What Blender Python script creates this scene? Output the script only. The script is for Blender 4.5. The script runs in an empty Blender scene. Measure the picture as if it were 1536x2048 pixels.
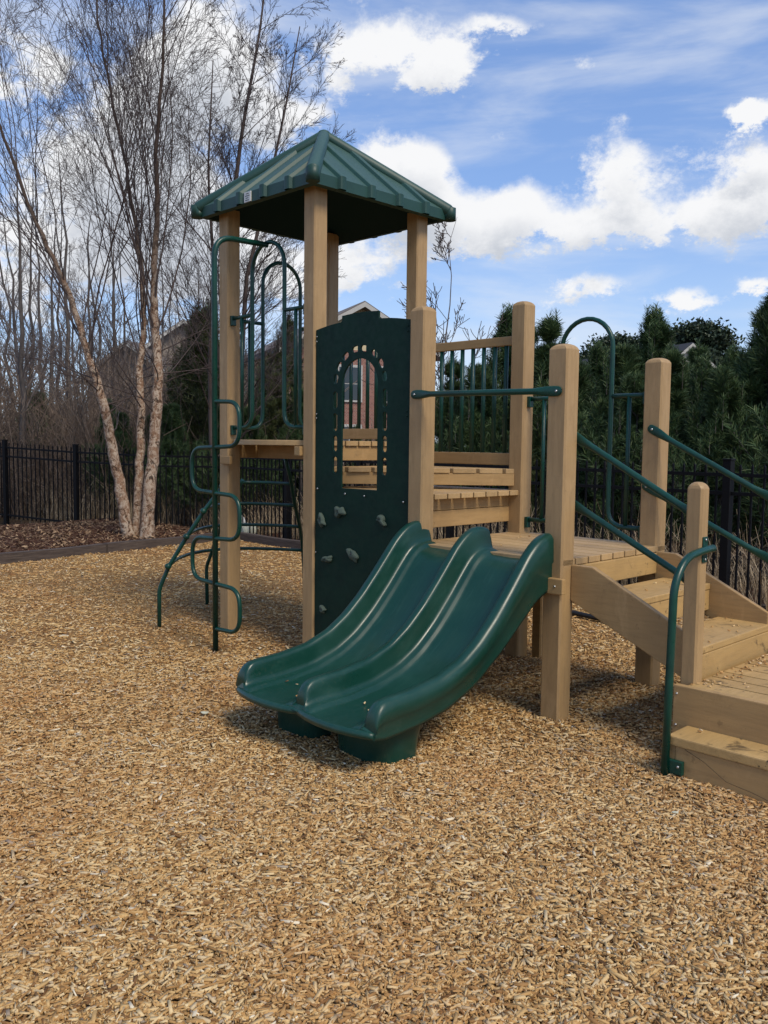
import bpy, bmesh, math, random
import numpy as np
from mathutils import Vector, Matrix
R=math.radians
scene=bpy.context.scene
col=scene.collection
rng=np.random.default_rng(7)
random.seed(7)

# ------------------------------------------------------------------ camera
CAMH=1.5783; PITCH=R(4.3801); ROLL=R(0.6581)
fw=Vector((0,math.cos(PITCH),-math.sin(PITCH))); r0=Vector((1,0,0)); u0=r0.cross(fw)
Rv=r0*math.cos(ROLL)+u0*math.sin(ROLL); Uv=u0*math.cos(ROLL)-r0*math.sin(ROLL)
cd=bpy.data.cameras.new("camera"); cam=bpy.data.objects.new("camera",cd); col.objects.link(cam)
cam.matrix_world=Matrix(((Rv.x,Uv.x,-fw.x,0),(Rv.y,Uv.y,-fw.y,0),(Rv.z,Uv.z,-fw.z,CAMH),(0,0,0,1)))
cd.sensor_fit='VERTICAL'; cd.sensor_height=24; cd.lens=24*1748.33/2048; cd.clip_start=.05; cd.clip_end=3000
scene.camera=cam
scene.render.resolution_x=768; scene.render.resolution_y=1024
scene.view_settings.view_transform='Standard'; scene.view_settings.look='None'
scene.view_settings.exposure=0.03; scene.view_settings.gamma=1
try: scene.cycles.max_bounces=6; scene.cycles.transparent_max_bounces=8
except Exception: pass

# ------------------------------------------------------------------ sun + sky
SUNV=Vector((.60,-.80,0)).normalized(); SEL=R(50)
sd=Vector((SUNV.x*math.cos(SEL),SUNV.y*math.cos(SEL),math.sin(SEL)))
sl=bpy.data.lights.new("sun","SUN"); sl.energy=3.1; sl.angle=R(20.0); sl.color=(1,.89,.72)
so=bpy.data.objects.new("sun",sl); col.objects.link(so); so.rotation_euler=sd.to_track_quat('Z','Y').to_euler()
so.location=(0,0,30)

class N:
    """tiny node helper"""
    def __init__(s,nt): s.nt=nt; s.n=nt.nodes; s.l=nt.links
    def add(s,t,ins=None,**kw):
        n=s.n.new(t)
        for k,v in kw.items(): setattr(n,k,v)
        for k,v in (ins or {}).items():
            if hasattr(v,'is_output'): s.l.new(v,n.inputs[k])
            else: n.inputs[k].default_value=v
        return n
    def m(s,op,a,b=0,c=None,clamp=False):
        i={0:a,1:b}
        if c is not None: i[2]=c
        return s.add('ShaderNodeMath',i,operation=op,use_clamp=clamp).outputs[0]
    def mix(s,f,a,b,bt='MIX'):
        n=s.add('ShaderNodeMix',data_type='RGBA',blend_type=bt)
        for i,v in ((0,f),(6,a),(7,b)):
            if hasattr(v,'is_output'): s.l.new(v,n.inputs[i])
            else: n.inputs[i].default_value=(v if i==0 else (*v,1) if len(v)==3 else v)
        return n.outputs[2]
    def mr(s,v,a,b,c=0,d=1,smooth=True):
        n=s.add('ShaderNodeMapRange',{0:v,1:a,2:b,3:c,4:d}); n.interpolation_type='SMOOTHSTEP' if smooth else 'LINEAR'
        return n.outputs[0]
    def noise(s,vec,scale,detail=4,rough=.5,dist=0.0):
        return s.add('ShaderNodeTexNoise',{'Vector':vec,'Scale':scale,'Detail':detail,'Roughness':rough,'Distortion':dist}).outputs[0]
    def ramp(s,f,stops):
        n=s.add('ShaderNodeValToRGB',{0:f}); e=n.color_ramp.elements
        e[0].position,e[0].color=stops[0][0],(*stops[0][1],1); e[1].position,e[1].color=stops[-1][0],(*stops[-1][1],1)
        for p,c in stops[1:-1]:
            x=e.new(p); x.color=(*c,1)
        return n.outputs[0]
    def mapping(s,vec,sc=(1,1,1),rot=(0,0,0),loc=(0,0,0)):
        return s.add('ShaderNodeMapping',{'Vector':vec,'Scale':sc,'Rotation':rot,'Location':loc}).outputs[0]

w=bpy.data.worlds.new("World"); scene.world=w; w.use_nodes=True
k=N(w.node_tree); k.n.clear()
tc=k.add('ShaderNodeTexCoord').outputs['Generated']
sky=k.add('ShaderNodeTexSky',sky_type='NISHITA',sun_disc=False,sun_elevation=SEL,sun_rotation=math.atan2(SUNV.x,SUNV.y),air_density=1.0,dust_density=.6,ozone_density=2.2,altitude=200)
sep=k.add('ShaderNodeSeparateXYZ',{0:tc})
# cumulus banks of this sky: azimuth, elevation, half width, half height (radians)
CL=[(0.040,0.422,0.080,0.034,.85),(-.03,.412,.045,.022,.7),(-0.05,0.385,0.04,0.03,.6),(.120,.428,.05,.012,.7),(.055,.392,.04,.022,.8),(-0.185,0.395,0.058,0.062),(-0.250,0.345,0.075,0.055),(-0.130,0.340,0.042,0.032),(-0.385,0.375,0.060,0.050,.9),(-0.31,0.275,0.055,0.034),(-0.225,0.265,0.060,0.036),(-0.337,0.195,0.16,0.07),(-0.18,0.200,0.09,0.05),(0.036,0.302,0.040,0.032),(0.025,0.262,0.060,0.045),(0.090,0.243,0.070,0.026),(0.14,0.262,0.045,0.028),(0.098,0.212,0.06,0.018,.7),(0.250,0.286,0.052,0.040),(0.395,0.276,0.055,0.044),(0.34,0.236,0.11,0.024,.9),(0.215,0.235,0.06,0.020,.9),(0.385,0.336,0.028,0.009),(0.386,0.325,0.024,0.008),(0.236,0.174,0.042,0.018,.75),(0.319,0.159,0.040,0.016),(0.398,0.168,0.026,0.011,.9),(-0.041,0.19,0.08,0.032,.8),(-0.087,0.35,0.025,0.012,.8)]
def cover(dz):
    v=k.add('ShaderNodeVectorMath',{0:tc,1:(0,0,dz)},operation='ADD').outputs[0]
    s=k.add('ShaderNodeSeparateXYZ',{0:v})
    az=k.m('ARCTAN2',s.outputs[0],s.outputs[1]); el=k.m('ARCSINE',k.m('MINIMUM',s.outputs[2],1.0))
    n1=k.noise(v,8,9,.66); n2=k.noise(k.mapping(v,(1,1,1.6),(0,0,0),(5,3,1)),22,8,.68)
    az=k.m('ADD',az,k.m('MULTIPLY',k.m('SUBTRACT',n1,.5),.10)); el=k.m('ADD',el,k.m('MULTIPLY',k.m('SUBTRACT',n2,.5),.05))
    acc=None
    for ce_ in CL:
        a,e_,rw,rh=ce_[:4]; wt=ce_[4] if len(ce_)>4 else 1.0
        dx=k.m('DIVIDE',k.m('SUBTRACT',az,a),rw); dy=k.m('DIVIDE',k.m('SUBTRACT',el,e_),rh)
        g=k.m('EXPONENT',k.m('MULTIPLY',k.m('ADD',k.m('MULTIPLY',dx,dx),k.m('MULTIPLY',dy,dy)),-1.1))
        g=g if wt==1.0 else k.m('MULTIPLY',g,wt)
        acc=g if acc is None else k.m('ADD',acc,g)
    # open sky elsewhere carries scattered clouds too
    far=k.mr(k.m('ABSOLUTE',k.m('ARCTAN2',s.outputs[0],s.outputs[1])),.45,.75)
    gen=k.m('MULTIPLY',k.mr(k.noise(v,2.6,5,.55),.50,.66),k.m('MULTIPLY',far,.8))
    acc=k.m('ADD',acc,gen)
    fb=k.m('ADD',k.m('MULTIPLY',k.m('SUBTRACT',n1,.5),2.5),k.m('MULTIPLY',k.m('SUBTRACT',n2,.5),2.1))
    return k.m('ADD',acc,k.m('MULTIPLY',fb,.85))
c0=cover(0); c1=cover(.025); c2=cover(.06)
dens=k.mr(c0,.36,.90)
shade=k.mr(k.m('ADD',k.m('MULTIPLY',c1,.9),k.m('MULTIPLY',c2,.5)),.55,2.05)
cloudc=k.mix(shade,(.92,.925,.94),(.56,.595,.66))
wv=k.mapping(tc,(1.0,1.0,5.0),(0,R(8),0))
wisp=k.m('MULTIPLY',k.mr(k.noise(wv,4.2,6,.55,.3),.42,.72,0,.5),k.mr(k.m('ABSOLUTE',k.m('ARCTAN2',sep.outputs[0],sep.outputs[1])),.5,.9,1,.25))
skyc=k.add('ShaderNodeVectorMath',{0:sky.outputs[0],'Scale':.15},operation='SCALE').outputs[0]
skyc=k.mix(1.0,skyc,(.98,1.0,1.06),'MULTIPLY')
skyc=k.mix(.34,skyc,(.25,.45,.97))
base=k.mix(wisp,skyc,(.80,.84,.90))
base=k.mix(k.mr(sep.outputs[2],.0,.30,.32,.0),base,(.66,.77,.90))
out=k.mix(dens,base,cloudc)
bg=k.add('ShaderNodeBackground',{'Color':out,'Strength':1.0})
k.l.new(bg.outputs[0],k.add('ShaderNodeOutputWorld').inputs[0])

# ------------------------------------------------------------------ materials
def mat(name):
    m=bpy.data.materials.new(name); m.use_nodes=True; q=N(m.node_tree)
    b=[x for x in q.n if x.type=='BSDF_PRINCIPLED'][0]
    return m,q,b
def setc(q,b,c): 
    if hasattr(c,'is_output'): q.l.new(c,b.inputs['Base Color'])
    else: b.inputs['Base Color'].default_value=(*c,1)
def bump(q,b,h,st=.3,d=.01):
    n=q.add('ShaderNodeBump',{'Height':h,'Strength':st,'Distance':d}); q.l.new(n.outputs[0],b.inputs['Normal'])
def spec(b,v): b.inputs['Specular IOR Level'].default_value=v

def plastic_lumber(name,base,var,dirt=0.0,axis=(1,1,1)):
    m,q,b=mat(name); co=q.add('ShaderNodeTexCoord').outputs['Object']
    info=q.add('ShaderNodeNewGeometry').outputs['Random Per Island']
    big=q.noise(co,2.2,4,.6); fine=q.noise(q.mapping(co,axis),38,5,.65)
    c=q.mix(q.mr(big,.35,.68),base,var)
    c=q.mix(q.mr(fine,.40,.72,0,.5),c,tuple(x*.66 for x in base)); sp_=q.mr(q.noise(co,130,3,.7),.60,.72,0,.4); c=q.mix(sp_,c,tuple(x*.45 for x in base)); sp2=q.mr(q.noise(q.mapping(co,(1,1,.35),(0,0,0),(7,7,7)),8,6,.7,.4),.54,.74,0,.38); c=q.mix(sp2,c,tuple(min(1,x*1.35+.03) for x in base))
    hs=q.add('ShaderNodeHueSaturation',{'Hue':.5,'Saturation':1.0,'Value':q.mr(info,0,1,.88,1.10,False),'Fac':1.0,'Color':c}); c=hs.outputs[0]
    if dirt:
        d=q.mr(q.noise(co,5.5,7,.7,.6),.56,.70,0,dirt); c=q.mix(d,c,(.07,.048,.024))
        d2=q.mr(q.noise(q.mapping(co,(1,1,1),(0,0,0),(3,1,2)),15,4,.7,.2),.64,.71,0,dirt*1.2); c=q.mix(d2,c,(.05,.033,.018))
    setc(q,b,c); q.l.new(q.mr(fine,.3,.7,.46,.66),b.inputs['Roughness']); spec(b,.38)
    bump(q,b,q.noise(q.mapping(co,axis),90,4,.7),.22,.004)
    return m
M={}
M['post']=plastic_lumber('tan plastic lumber post',(.40,.262,.122),(.345,.222,.102),.14,(1,1,.12))
M['plank']=plastic_lumber('tan plastic lumber planks',(.45,.30,.14),(.39,.255,.118),.26,(.1,1,1))
M['tread']=plastic_lumber('tan plastic lumber treads',(.44,.285,.112),(.38,.24,.092),.85,(1,.12,1))
M['board']=plastic_lumber('tan plastic lumber boards',(.40,.255,.108),(.345,.215,.09),.24,(.12,.12,1))

def green_coat(name,c,rough,c2=None):
    m,q,b=mat(name); co=q.add('ShaderNodeTexCoord').outputs['Object']
    f=q.noise(co,7,5,.6)
    setc(q,b,q.mix(q.mr(f,.35,.7),c,c2 or tuple(x*.7 for x in c))); spec(b,.18 if rough>.45 else .42)
    q.l.new(q.mr(q.noise(co,22,4,.6),.3,.7,rough-.07,rough+.12),b.inputs['Roughness'])
    bump(q,b,q.noise(co,160,2,.5),.05,.002); return m
M['tube']=green_coat('green powder coated pipe',(.003,.048,.032),.33,(.003,.034,.025))
M['panel']=green_coat('dark green sheet plastic',(.004,.026,.017),.55,(.003,.020,.014))
M['darktube']=M['tube']
# slide plastic
m,q,b=mat('moulded green slide plastic'); co=q.add('ShaderNodeTexCoord').outputs['Object']
st=q.noise(q.mapping(co,(14,1.2,1.2)),6,5,.6); bl=q.noise(co,3.2,5,.6,.3); fi=q.noise(co,70,3,.6)
c=q.mix(q.mr(bl,.38,.7),(.004,.038,.026),(.007,.047,.034)); c=q.mix(q.mr(st,.50,.78,0,.5),c,(.022,.075,.058)); yy=q.add('ShaderNodeSeparateXYZ',{0:co}).outputs[1]; dn=q.m('MULTIPLY',q.mr(yy,-1.0,-1.35),q.mr(q.noise(co,60,6,.75),.5,.75,0,.25)); c=q.mix(dn,c,(.10,.11,.075)); c=q.mix(q.mr(fi,.62,.78,0,.22),c,(.045,.08,.065))
setc(q,b,c); q.l.new(q.mr(bl,.3,.7,.27,.42),b.inputs['Roughness']); bump(q,b,q.noise(co,40,3,.6),.05,.003); spec(b,.45)
M['slide']=m
# roof plastic: weathered, dusty top
m,q,b=mat('weathered green roof plastic'); co=q.add('ShaderNodeTexCoord').outputs['Object']
f=q.noise(co,4,6,.65); f2=q.noise(q.mapping(co,(3,3,1)),20,5,.7)
up=q.add('ShaderNodeSeparateXYZ',{0:q.add('ShaderNodeNewGeometry').outputs['Normal']}).outputs[2]
c=q.mix(q.mr(f,.35,.7),(.007,.042,.031),(.011,.054,.041))
c=q.mix(q.m('MULTIPLY',q.mr(up,.35,.75),q.mr(f2,.3,.75,.30,.80)),c,(.052,.105,.086))
setc(q,b,c); b.inputs['Roughness'].default_value=.5; bump(q,b,f2,.08,.004); M['roof']=m
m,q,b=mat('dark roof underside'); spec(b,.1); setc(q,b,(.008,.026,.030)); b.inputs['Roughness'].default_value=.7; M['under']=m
m,q,b=mat('grey green climbing hold'); co=q.add('ShaderNodeTexCoord').outputs['Object']
setc(q,b,q.mix(q.noise(co,60,4,.7),(.035,.06,.045),(.085,.115,.085))); b.inputs['Roughness'].default_value=.8; bump(q,b,q.noise(co,120,4,.7),.5,.004); M['hold']=m
m,q,b=mat('galvanised bolt'); setc(q,b,(.45,.46,.46)); b.inputs['Metallic'].default_value=.9; b.inputs['Roughness'].default_value=.35; M['bolt']=m
m,q,b=mat('white sticker'); setc(q,b,(.62,.63,.60)); b.inputs['Roughness'].default_value=.5; M['sticker']=m
m,q,b=mat('printed ink'); setc(q,b,(.05,.05,.05)); M['ink']=m
# fence
m,q,b=mat('black fence paint'); setc(q,b,(.004,.004,.005)); b.inputs['Roughness'].default_value=.6; spec(b,.2); M['fence']=m
# timber edging
m,q,b=mat('weathered timber'); co=q.add('ShaderNodeTexCoord').outputs['Object']
f=q.noise(q.mapping(co,(.6,10,10)),6,6,.7); c=q.ramp(f,[(.3,(.02,.014,.011)),(.5,(.065,.046,.036)),(.7,(.12,.092,.072))]); c=q.mix(q.mr(q.noise(co,1.3,4,.6),.4,.65,0,.6),c,(.07,.052,.042))
setc(q,b,c); b.inputs['Roughness'].default_value=.9; bump(q,b,f,.6,.01); M['timber']=m
# wood chip bed
m,q,b=mat('wood chip bed'); co=q.add('ShaderNodeTexCoord').outputs['Object']
wr=q.add('ShaderNodeVectorMath',{0:co,1:q.add('ShaderNodeVectorMath',{0:q.add('ShaderNodeTexNoise',{'Vector':co,'Scale':14.,'Detail':3.}).outputs[1],'Scale':.09},operation='SCALE').outputs[0]},operation='ADD').outputs[0]
v1=q.add('ShaderNodeTexVoronoi',{'Vector':q.mapping(wr,(1,2.2,1),(0,0,.6)),'Scale':34.}); v2=q.add('ShaderNodeTexVoronoi',{'Vector':q.mapping(wr,(2.3,1,1),(0,0,.2)),'Scale':26.})
rnd=q.add('ShaderNodeSeparateColor',{0:v1.outputs['Color']}).outputs[0]; rnd2=q.add('ShaderNodeSeparateColor',{0:v2.outputs['Color']}).outputs[1]
c=q.ramp(q.m('MULTIPLY',q.m('ADD',rnd,rnd2),.5),[(.05,(.14,.065,.022)),(.32,(.35,.19,.065)),(.52,(.48,.285,.105)),(.72,(.57,.38,.155)),(.95,(.62,.46,.24))])
c=q.mix(q.mr(v1.outputs['Distance'],.0,.55,0,.45),c,(.17,.085,.03))
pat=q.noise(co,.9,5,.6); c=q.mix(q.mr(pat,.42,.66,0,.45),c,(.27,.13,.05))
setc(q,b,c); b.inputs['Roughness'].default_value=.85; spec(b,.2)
bump(q,b,q.m('ADD',rnd,q.m('MULTIPLY',v1.outputs['Distance'],-1.5)),.9,.02); M['chipbed']=m
m,q,b=mat('loose wood chips'); at=q.add('ShaderNodeAttribute',attribute_name='tone'); co=q.add('ShaderNodeTexCoord').outputs['Object']
c=q.ramp(at.outputs['Fac'],[(0,(.085,.040,.014)),(.12,(.21,.105,.038)),(.28,(.34,.19,.068)),(.50,(.47,.28,.105)),(.68,(.55,.365,.155)),(.86,(.68,.52,.28)),(.945,(.44,.34,.22)),(.975,(.27,.22,.17)),(1,(.76,.68,.50))])
c=q.mix(q.mr(q.noise(co,.7,4,.55),.42,.68,0,.30),c,(.43,.20,.065)); c=q.mix(q.mr(q.noise(q.mapping(co,(1,1,1),(0,0,0),(9,2,0)),.45,5,.62),.50,.70,0,.28),c,(.27,.13,.05)); c=q.mix(q.mr(q.noise(co,180,3,.6),.4,.8,0,.3),c,(.22,.13,.06))
setc(q,b,c); b.inputs['Roughness'].default_value=.8; spec(b,.25); M['chip']=m
# soil / leaf litter
m,q,b=mat('leaf litter soil'); co=q.add('ShaderNodeTexCoord').outputs['Object']
f=q.noise(co,9,8,.75); g=q.noise(co,.35,4,.6)
c=q.ramp(f,[(.3,(.025,.014,.009)),(.5,(.085,.045,.026)),(.7,(.17,.10,.06))]); c=q.mix(q.mr(g,.4,.6,0,.5),c,(.07,.06,.03))
setc(q,b,c); b.inputs['Roughness'].default_value=.95; spec(b,.1); bump(q,b,f,.8,.05); M['soil']=m
m,q,b=mat('pine straw'); co=q.add('ShaderNodeTexCoord').outputs['Object']
f=q.noise(q.mapping(co,(1,3,1),(0,0,.5)),26,7,.75,.5); c=q.ramp(f,[(.32,(.02,.010,.007)),(.5,(.075,.034,.020)),(.68,(.19,.10,.055))]); c=q.mix(q.mr(q.noise(co,2,4,.6),.4,.6,0,.6),c,(.06,.028,.02))
setc(q,b,c); b.inputs['Roughness'].default_value=.95; spec(b,.1); bump(q,b,f,.9,.03); M['straw']=m
# barks
def bark(name,pale,dark,tan,zlo,zhi):
    m,q,b=mat(name); co=q.add('ShaderNodeTexCoord').outputs['Object']; z=q.add('ShaderNodeSeparateXYZ',{0:co}).outputs[2]
    f=q.noise(q.mapping(co,(7,7,6)),1.5,9,.78,1.6); p=q.noise(q.mapping(co,(3,3,2.4),(0,0,0),(4,2,1)),2.2,7,.7,1.2)
    c=q.ramp(f,[(.40,dark),(.47,tan),(.52,pale),(.66,tuple(min(1,x*1.25) for x in pale))])
    c=q.mix(q.mr(p,.52,.60,0,.8),c,tan); c=q.mix(q.mr(p,.45,.37,0,.85),c,dark)
    c=q.mix(q.mr(z,zlo,zhi),c,(.085,.06,.047)); setc(q,b,c); b.inputs['Roughness'].default_value=.85; spec(b,.2)
    bump(q,b,f,.9,.03); return m
M['birch']=bark('peeling river birch bark',(.44,.35,.265),(.035,.024,.018),(.26,.15,.09),2.6,6.0)
m,q,b=mat('birch twigs'); setc(q,b,(.058,.038,.031)); b.inputs['Roughness'].default_value=.7; M['twig']=m
m,q,b=mat('grey forest bark'); co=q.add('ShaderNodeTexCoord').outputs['Object']; f=q.noise(q.mapping(co,(4,4,1)),3,6,.7)
setc(q,b,q.ramp(f,[(.35,(.04,.034,.031)),(.6,(.095,.082,.074)),(.75,(.16,.145,.132))])); b.inputs['Roughness'].default_value=.9; M['gbark']=m
m,q,b=mat('grey forest twigs'); setc(q,b,(.115,.095,.088)); b.inputs['Roughness'].default_value=.9; M['gtwig']=m
m,q,b=mat('thicket twigs'); at=q.add('ShaderNodeNewGeometry').outputs['Random Per Island']; setc(q,b,q.ramp(at,[(0,(.07,.048,.034)),(.6,(.17,.118,.082)),(1,(.29,.215,.155))])); b.inputs['Roughness'].default_value=.9; M['thick']=m
m,q,b=mat('dry grass'); at=q.add('ShaderNodeNewGeometry').outputs['Random Per Island']; setc(q,b,q.ramp(at,[(0,(.13,.09,.05)),(.6,(.27,.20,.12)),(1,(.44,.35,.23))])); b.inputs['Roughness'].default_value=.8; M['dry']=m
m,q,b=mat('leaf litter pieces'); at=q.add('ShaderNodeNewGeometry').outputs['Random Per Island']; setc(q,b,q.ramp(at,[(0,(.06,.033,.018)),(.6,(.19,.11,.055)),(1,(.34,.23,.13))])); b.inputs['Roughness'].default_value=.9; M['litter']=m
def needles(name,a_,b_,c_):
    m,q,b=mat(name); at=q.add('ShaderNodeNewGeometry').outputs['Random Per Island']; co=q.add('ShaderNodeTexCoord').outputs['Object']
    c=q.ramp(at,[(0,a_),(.6,b_),(1,c_)]); c=q.mix(q.mr(q.noise(co,1.8,3,.6),.42,.62,0,.6),c,tuple(x*.55 for x in a_))
    setc(q,b,c); b.inputs['Roughness'].default_value=.55; spec(b,.3); return m
M['needle']=needles('pine needles',(.026,.058,.020),(.058,.105,.036),(.135,.18,.065))
M['needle2']=needles('yellowish pine needles',(.035,.055,.018),(.085,.105,.034),(.16,.17,.065))
M['farpine']=needles('distant pine foliage',(.02,.036,.02),(.038,.06,.03),(.07,.095,.045))
def flat(name,c,r=.8,n=None):
    m,q,b=mat(name); co=q.add('ShaderNodeTexCoord').outputs['Object']
    setc(q,b,q.mix(q.noise(co,3,5,.6),c,tuple(x*.8 for x in c)) if n is None else n(q,co)); b.inputs['Roughness'].default_value=r; return m
def siding(base):
    def f(q,co):
        z=q.add('ShaderNodeSeparateXYZ',{0:co}).outputs[2]; s=q.m('FRACT',q.m('MULTIPLY',z,6.0))
        return q.mix(q.mr(s,.0,.16,.45,0),base,tuple(x*.5 for x in base))
    return f
def brickf(q,co):
    bn=q.add('ShaderNodeTexBrick',{'Vector':q.mapping(co,(1,1,1),(R(90),0,0)),'Color1':(.17,.065,.048,1),'Color2':(.24,.10,.07,1),'Mortar':(.36,.30,.26,1),'Scale':4.5,'Mortar Size':.015})
    return bn.outputs[0]
M['side_y']=flat('yellow lap siding',(.50,.42,.26),n=siding((.50,.42,.26))); M['side_w']=flat('cream lap siding',(.56,.53,.46),n=siding((.56,.53,.46)))
M['side_g']=flat('grey beige lap siding',(.26,.235,.19),n=siding((.26,.235,.19))); M['side_b']=flat('brown lap siding',(.24,.20,.165),n=siding((.24,.20,.165)))
M['brick']=flat('red brick',(.3,.1,.07),n=brickf); M['shingle']=flat('dark roof shingles',(.030,.031,.036)); M['shingle2']=flat('brown roof shingles',(.15,.13,.12))
M['trim']=flat('white trim',(.45,.44,.41)); M['glass']=flat('dark window glass',(.03,.04,.05),.1)
M['rock']=flat('pale rock',(.50,.50,.38)); M['whiterock']=flat('white rock',(.75,.75,.73)); M['rubber']=flat('black rubber',(.012,.012,.013),.6)

# ------------------------------------------------------------------ mesh helpers
class MB:
    def __init__(s): s.v=[]; s.f=[]; s.n=0; s.sm=[]
    def addraw(s,v,f,smooth=False):
        b=s.n; s.v.extend(tuple(map(float,p)) for p in v); s.f.extend(tuple(i+b for i in q) for q in f); s.n+=len(v); s.sm.extend([smooth]*len(f)); return s
    def bm(s,bmx,smooth=False):
        bmx.verts.ensure_lookup_table(); bmx.verts.index_update()
        s.addraw([v.co[:] for v in bmx.verts],[[v.index for v in f.verts] for f in bmx.faces],smooth); bmx.free(); return s
    def box(s,lo,hi,bev=.004,rotz=0,piv=None):
        b=bmesh.new(); bmesh.ops.create_cube(b,size=1)
        c=[(lo[i]+hi[i])/2 for i in range(3)]; d=[abs(hi[i]-lo[i]) for i in range(3)]
        for v in b.verts: v.co=Vector((v.co.x*d[0],v.co.y*d[1],v.co.z*d[2]))
        if bev: bmesh.ops.bevel(b,geom=b.edges[:],offset=min(bev,min(d)*.4),segments=2,affect='EDGES',profile=.6)
        if rotz: bmesh.ops.rotate(b,verts=b.verts[:],cent=(0,0,0),matrix=Matrix.Rotation(rotz,3,'Z'))
        for v in b.verts: v.co+=Vector(c)
        return s.bm(b)
    def prism(s,poly,axis,t0,t1,bev=.004):
        """poly: 2D points in the plane normal to axis ('y': points are x,z ; 'z': x,y ; 'x': y,z)"""
        b=bmesh.new()
        def mk(p,t): return {'y':(p[0],t,p[1]),'z':(p[0],p[1],t),'x':(t,p[0],p[1])}[axis]
        A=[b.verts.new(mk(p,t0)) for p in poly]; B=[b.verts.new(mk(p,t1)) for p in poly]; n=len(poly)
        b.faces.new(A); b.faces.new(B[::-1])
        for i in range(n): b.faces.new((A[i],B[i],B[(i+1)%n],A[(i+1)%n]))
        bmesh.ops.recalc_face_normals(b,faces=b.faces[:])
        if bev: bmesh.ops.bevel(b,geom=b.edges[:],offset=bev,segments=2,affect='EDGES',profile=.6)
        return s.bm(b)
    def tube(s,pts,r,k=10,caps=True,smooth=True,closed=False):
        P=[Vector(p) for p in pts]; n=len(P)
        rr=[r]*n if not hasattr(r,'__len__') else list(r)
        T=[]
        for i in range(n):
            a=P[max(i-1,0)]; b=P[min(i+1,n-1)]; t=(b-a); T.append(t.normalized() if t.length>1e-9 else Vector((0,0,1)))
        ref=Vector((0,0,1)) if abs(T[0].z)<.9 else Vector((1,0,0))
        u=T[0].cross(ref).normalized(); V=[];F=[]
        for i in range(n):
            u=(u-T[i]*u.dot(T[i])).normalized(); w_=T[i].cross(u)
            for j in range(k):
                a=2*math.pi*j/k; V.append(P[i]+(u*math.cos(a)+w_*math.sin(a))*rr[i])
        for i in range(n-1):
            for j in range(k):
                j2=(j+1)%k; F.append((i*k+j,i*k+j2,(i+1)*k+j2,(i+1)*k+j))
        s.addraw(V,F,smooth)
        if caps:
            b=s.n-len(V); s.f.append(tuple(b+j for j in range(k))[::-1]); s.f.append(tuple(b+(n-1)*k+j for j in range(k))); s.sm+= [False,False]
        return s
    def build(s,name,m,parent=None,loc=None):
        me=bpy.data.meshes.new(name); me.from_pydata(s.v,[],s.f); me.materials.append(m)
        me.polygons.foreach_set('use_smooth',s.sm); me.update()
        o=bpy.data.objects.new(name,me); col.objects.link(o)
        if parent: o.parent=parent
        if loc: o.location=loc
        return o
def fillet(pts,r,seg=6):
    P=[Vector(p) for p in pts]; out=[P[0]]
    for i in range(1,len(P)-1):
        a,b,c=P[i-1],P[i],P[i+1]; d1=(a-b); d2=(c-b); rr=min(r,d1.length*.49,d2.length*.49)
        d1.normalize(); d2.normalize()
        ang=d1.angle(d2)
        if ang>3.1: out.append(b); continue
        t=rr; p1=b+d1*t; p2=b+d2*t
        # quadratic-ish arc
        for j in range(seg+1):
            u=j/seg; q1=p1.lerp(b,u); q2=b.lerp(p2,u); q=q1.lerp(q2,u)
            # push towards a circular arc
            out.append(q)
    out.append(P[-1]); return out
def empty(name,loc=(0,0,0),rz=0,label=None,cat=None,group=None):
    o=bpy.data.objects.new(name,None); col.objects.link(o); o.location=loc; o.rotation_euler=(0,0,rz)
    tag(o,label,cat,group); return o
def tag(o,label=None,cat=None,group=None,kind=None):
    if label: o['label']=label
    if cat: o['category']=cat
    if group: o['group']=group
    if kind: o['kind']=kind
    return o
def copy_tree(o,parent=None):
    c=o.copy(); col.objects.link(c); c.parent=parent
    for ch in [x for x in CH.get(o.name,[])]: copy_tree(ch,c)
    return c
CH={}
def index_children():
    CH.clear()
    for x in list(scene.objects):
        if x.parent: CH.setdefault(x.parent.name,[]).append(x)

# ------------------------------------------------------------------ the play structure (local frame: x along the deck row, y across, z up)
ANG=R(-45.1141); OX,OY=-1.29314186,7.32212886; L=1.08858650; S=.0635
play=empty('play_structure',(OX,OY,0),ANG,'tan and green playground climber with peaked roof tower and double slide','play structure')
def dome_post(cx,cy,top,s=S,z0=-.06,dome=.035,ch=.010):
    m=MB(); 
    def ring(h,z,c):
        return [(cx+x,cy+y,z) for x,y in ((h,h-c),(h-c,h),(-h+c,h),(-h,h-c),(-h,-h+c),(-h+c,-h),(h-c,-h),(h,-h+c))]
    lv=[ring(s,z0,ch),ring(s,top,ch),ring(s*.985,top+dome*.14,ch)]+([ring(s*.90,top+dome*.5,ch*1.5),ring(s*.74,top+dome*.78,ch*2),ring(s*.5,top+dome*.95,ch*2),ring(s*.2,top+dome,ch)] if dome else [])
    V=[p for r in lv for p in r]; F=[]
    for i in range(len(lv)-1):
        for j in range(8): F.append((i*8+j,i*8+(j+1)%8,(i+1)*8+(j+1)%8,(i+1)*8+j))
    F.append(tuple((len(lv)-1)*8+j for j in range(8)))
    m.addraw(V,F); return m
for (a,b,z,s,d) in ((0,0,3.47,S,0),(L,0,3.47,S,0),(0,L,3.47,S,0),(L,L,3.47,S,0),(2*L,0,2.445,S,.035),(2*L,L,2.61,S,.035),(3*L,0,2.125,S,.035),(3*L,L,2.13,S,.035),(4.09,-.005,1.375,.042,.036),(4.09,L-.01,1.375,.042,.036)):
    dome_post(a,b,z,s,dome=d).build('post',M['post'],play)
dome_post(2.315,1.19,.86,.042,dome=0).build('support_post',M['board'],play)

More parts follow.
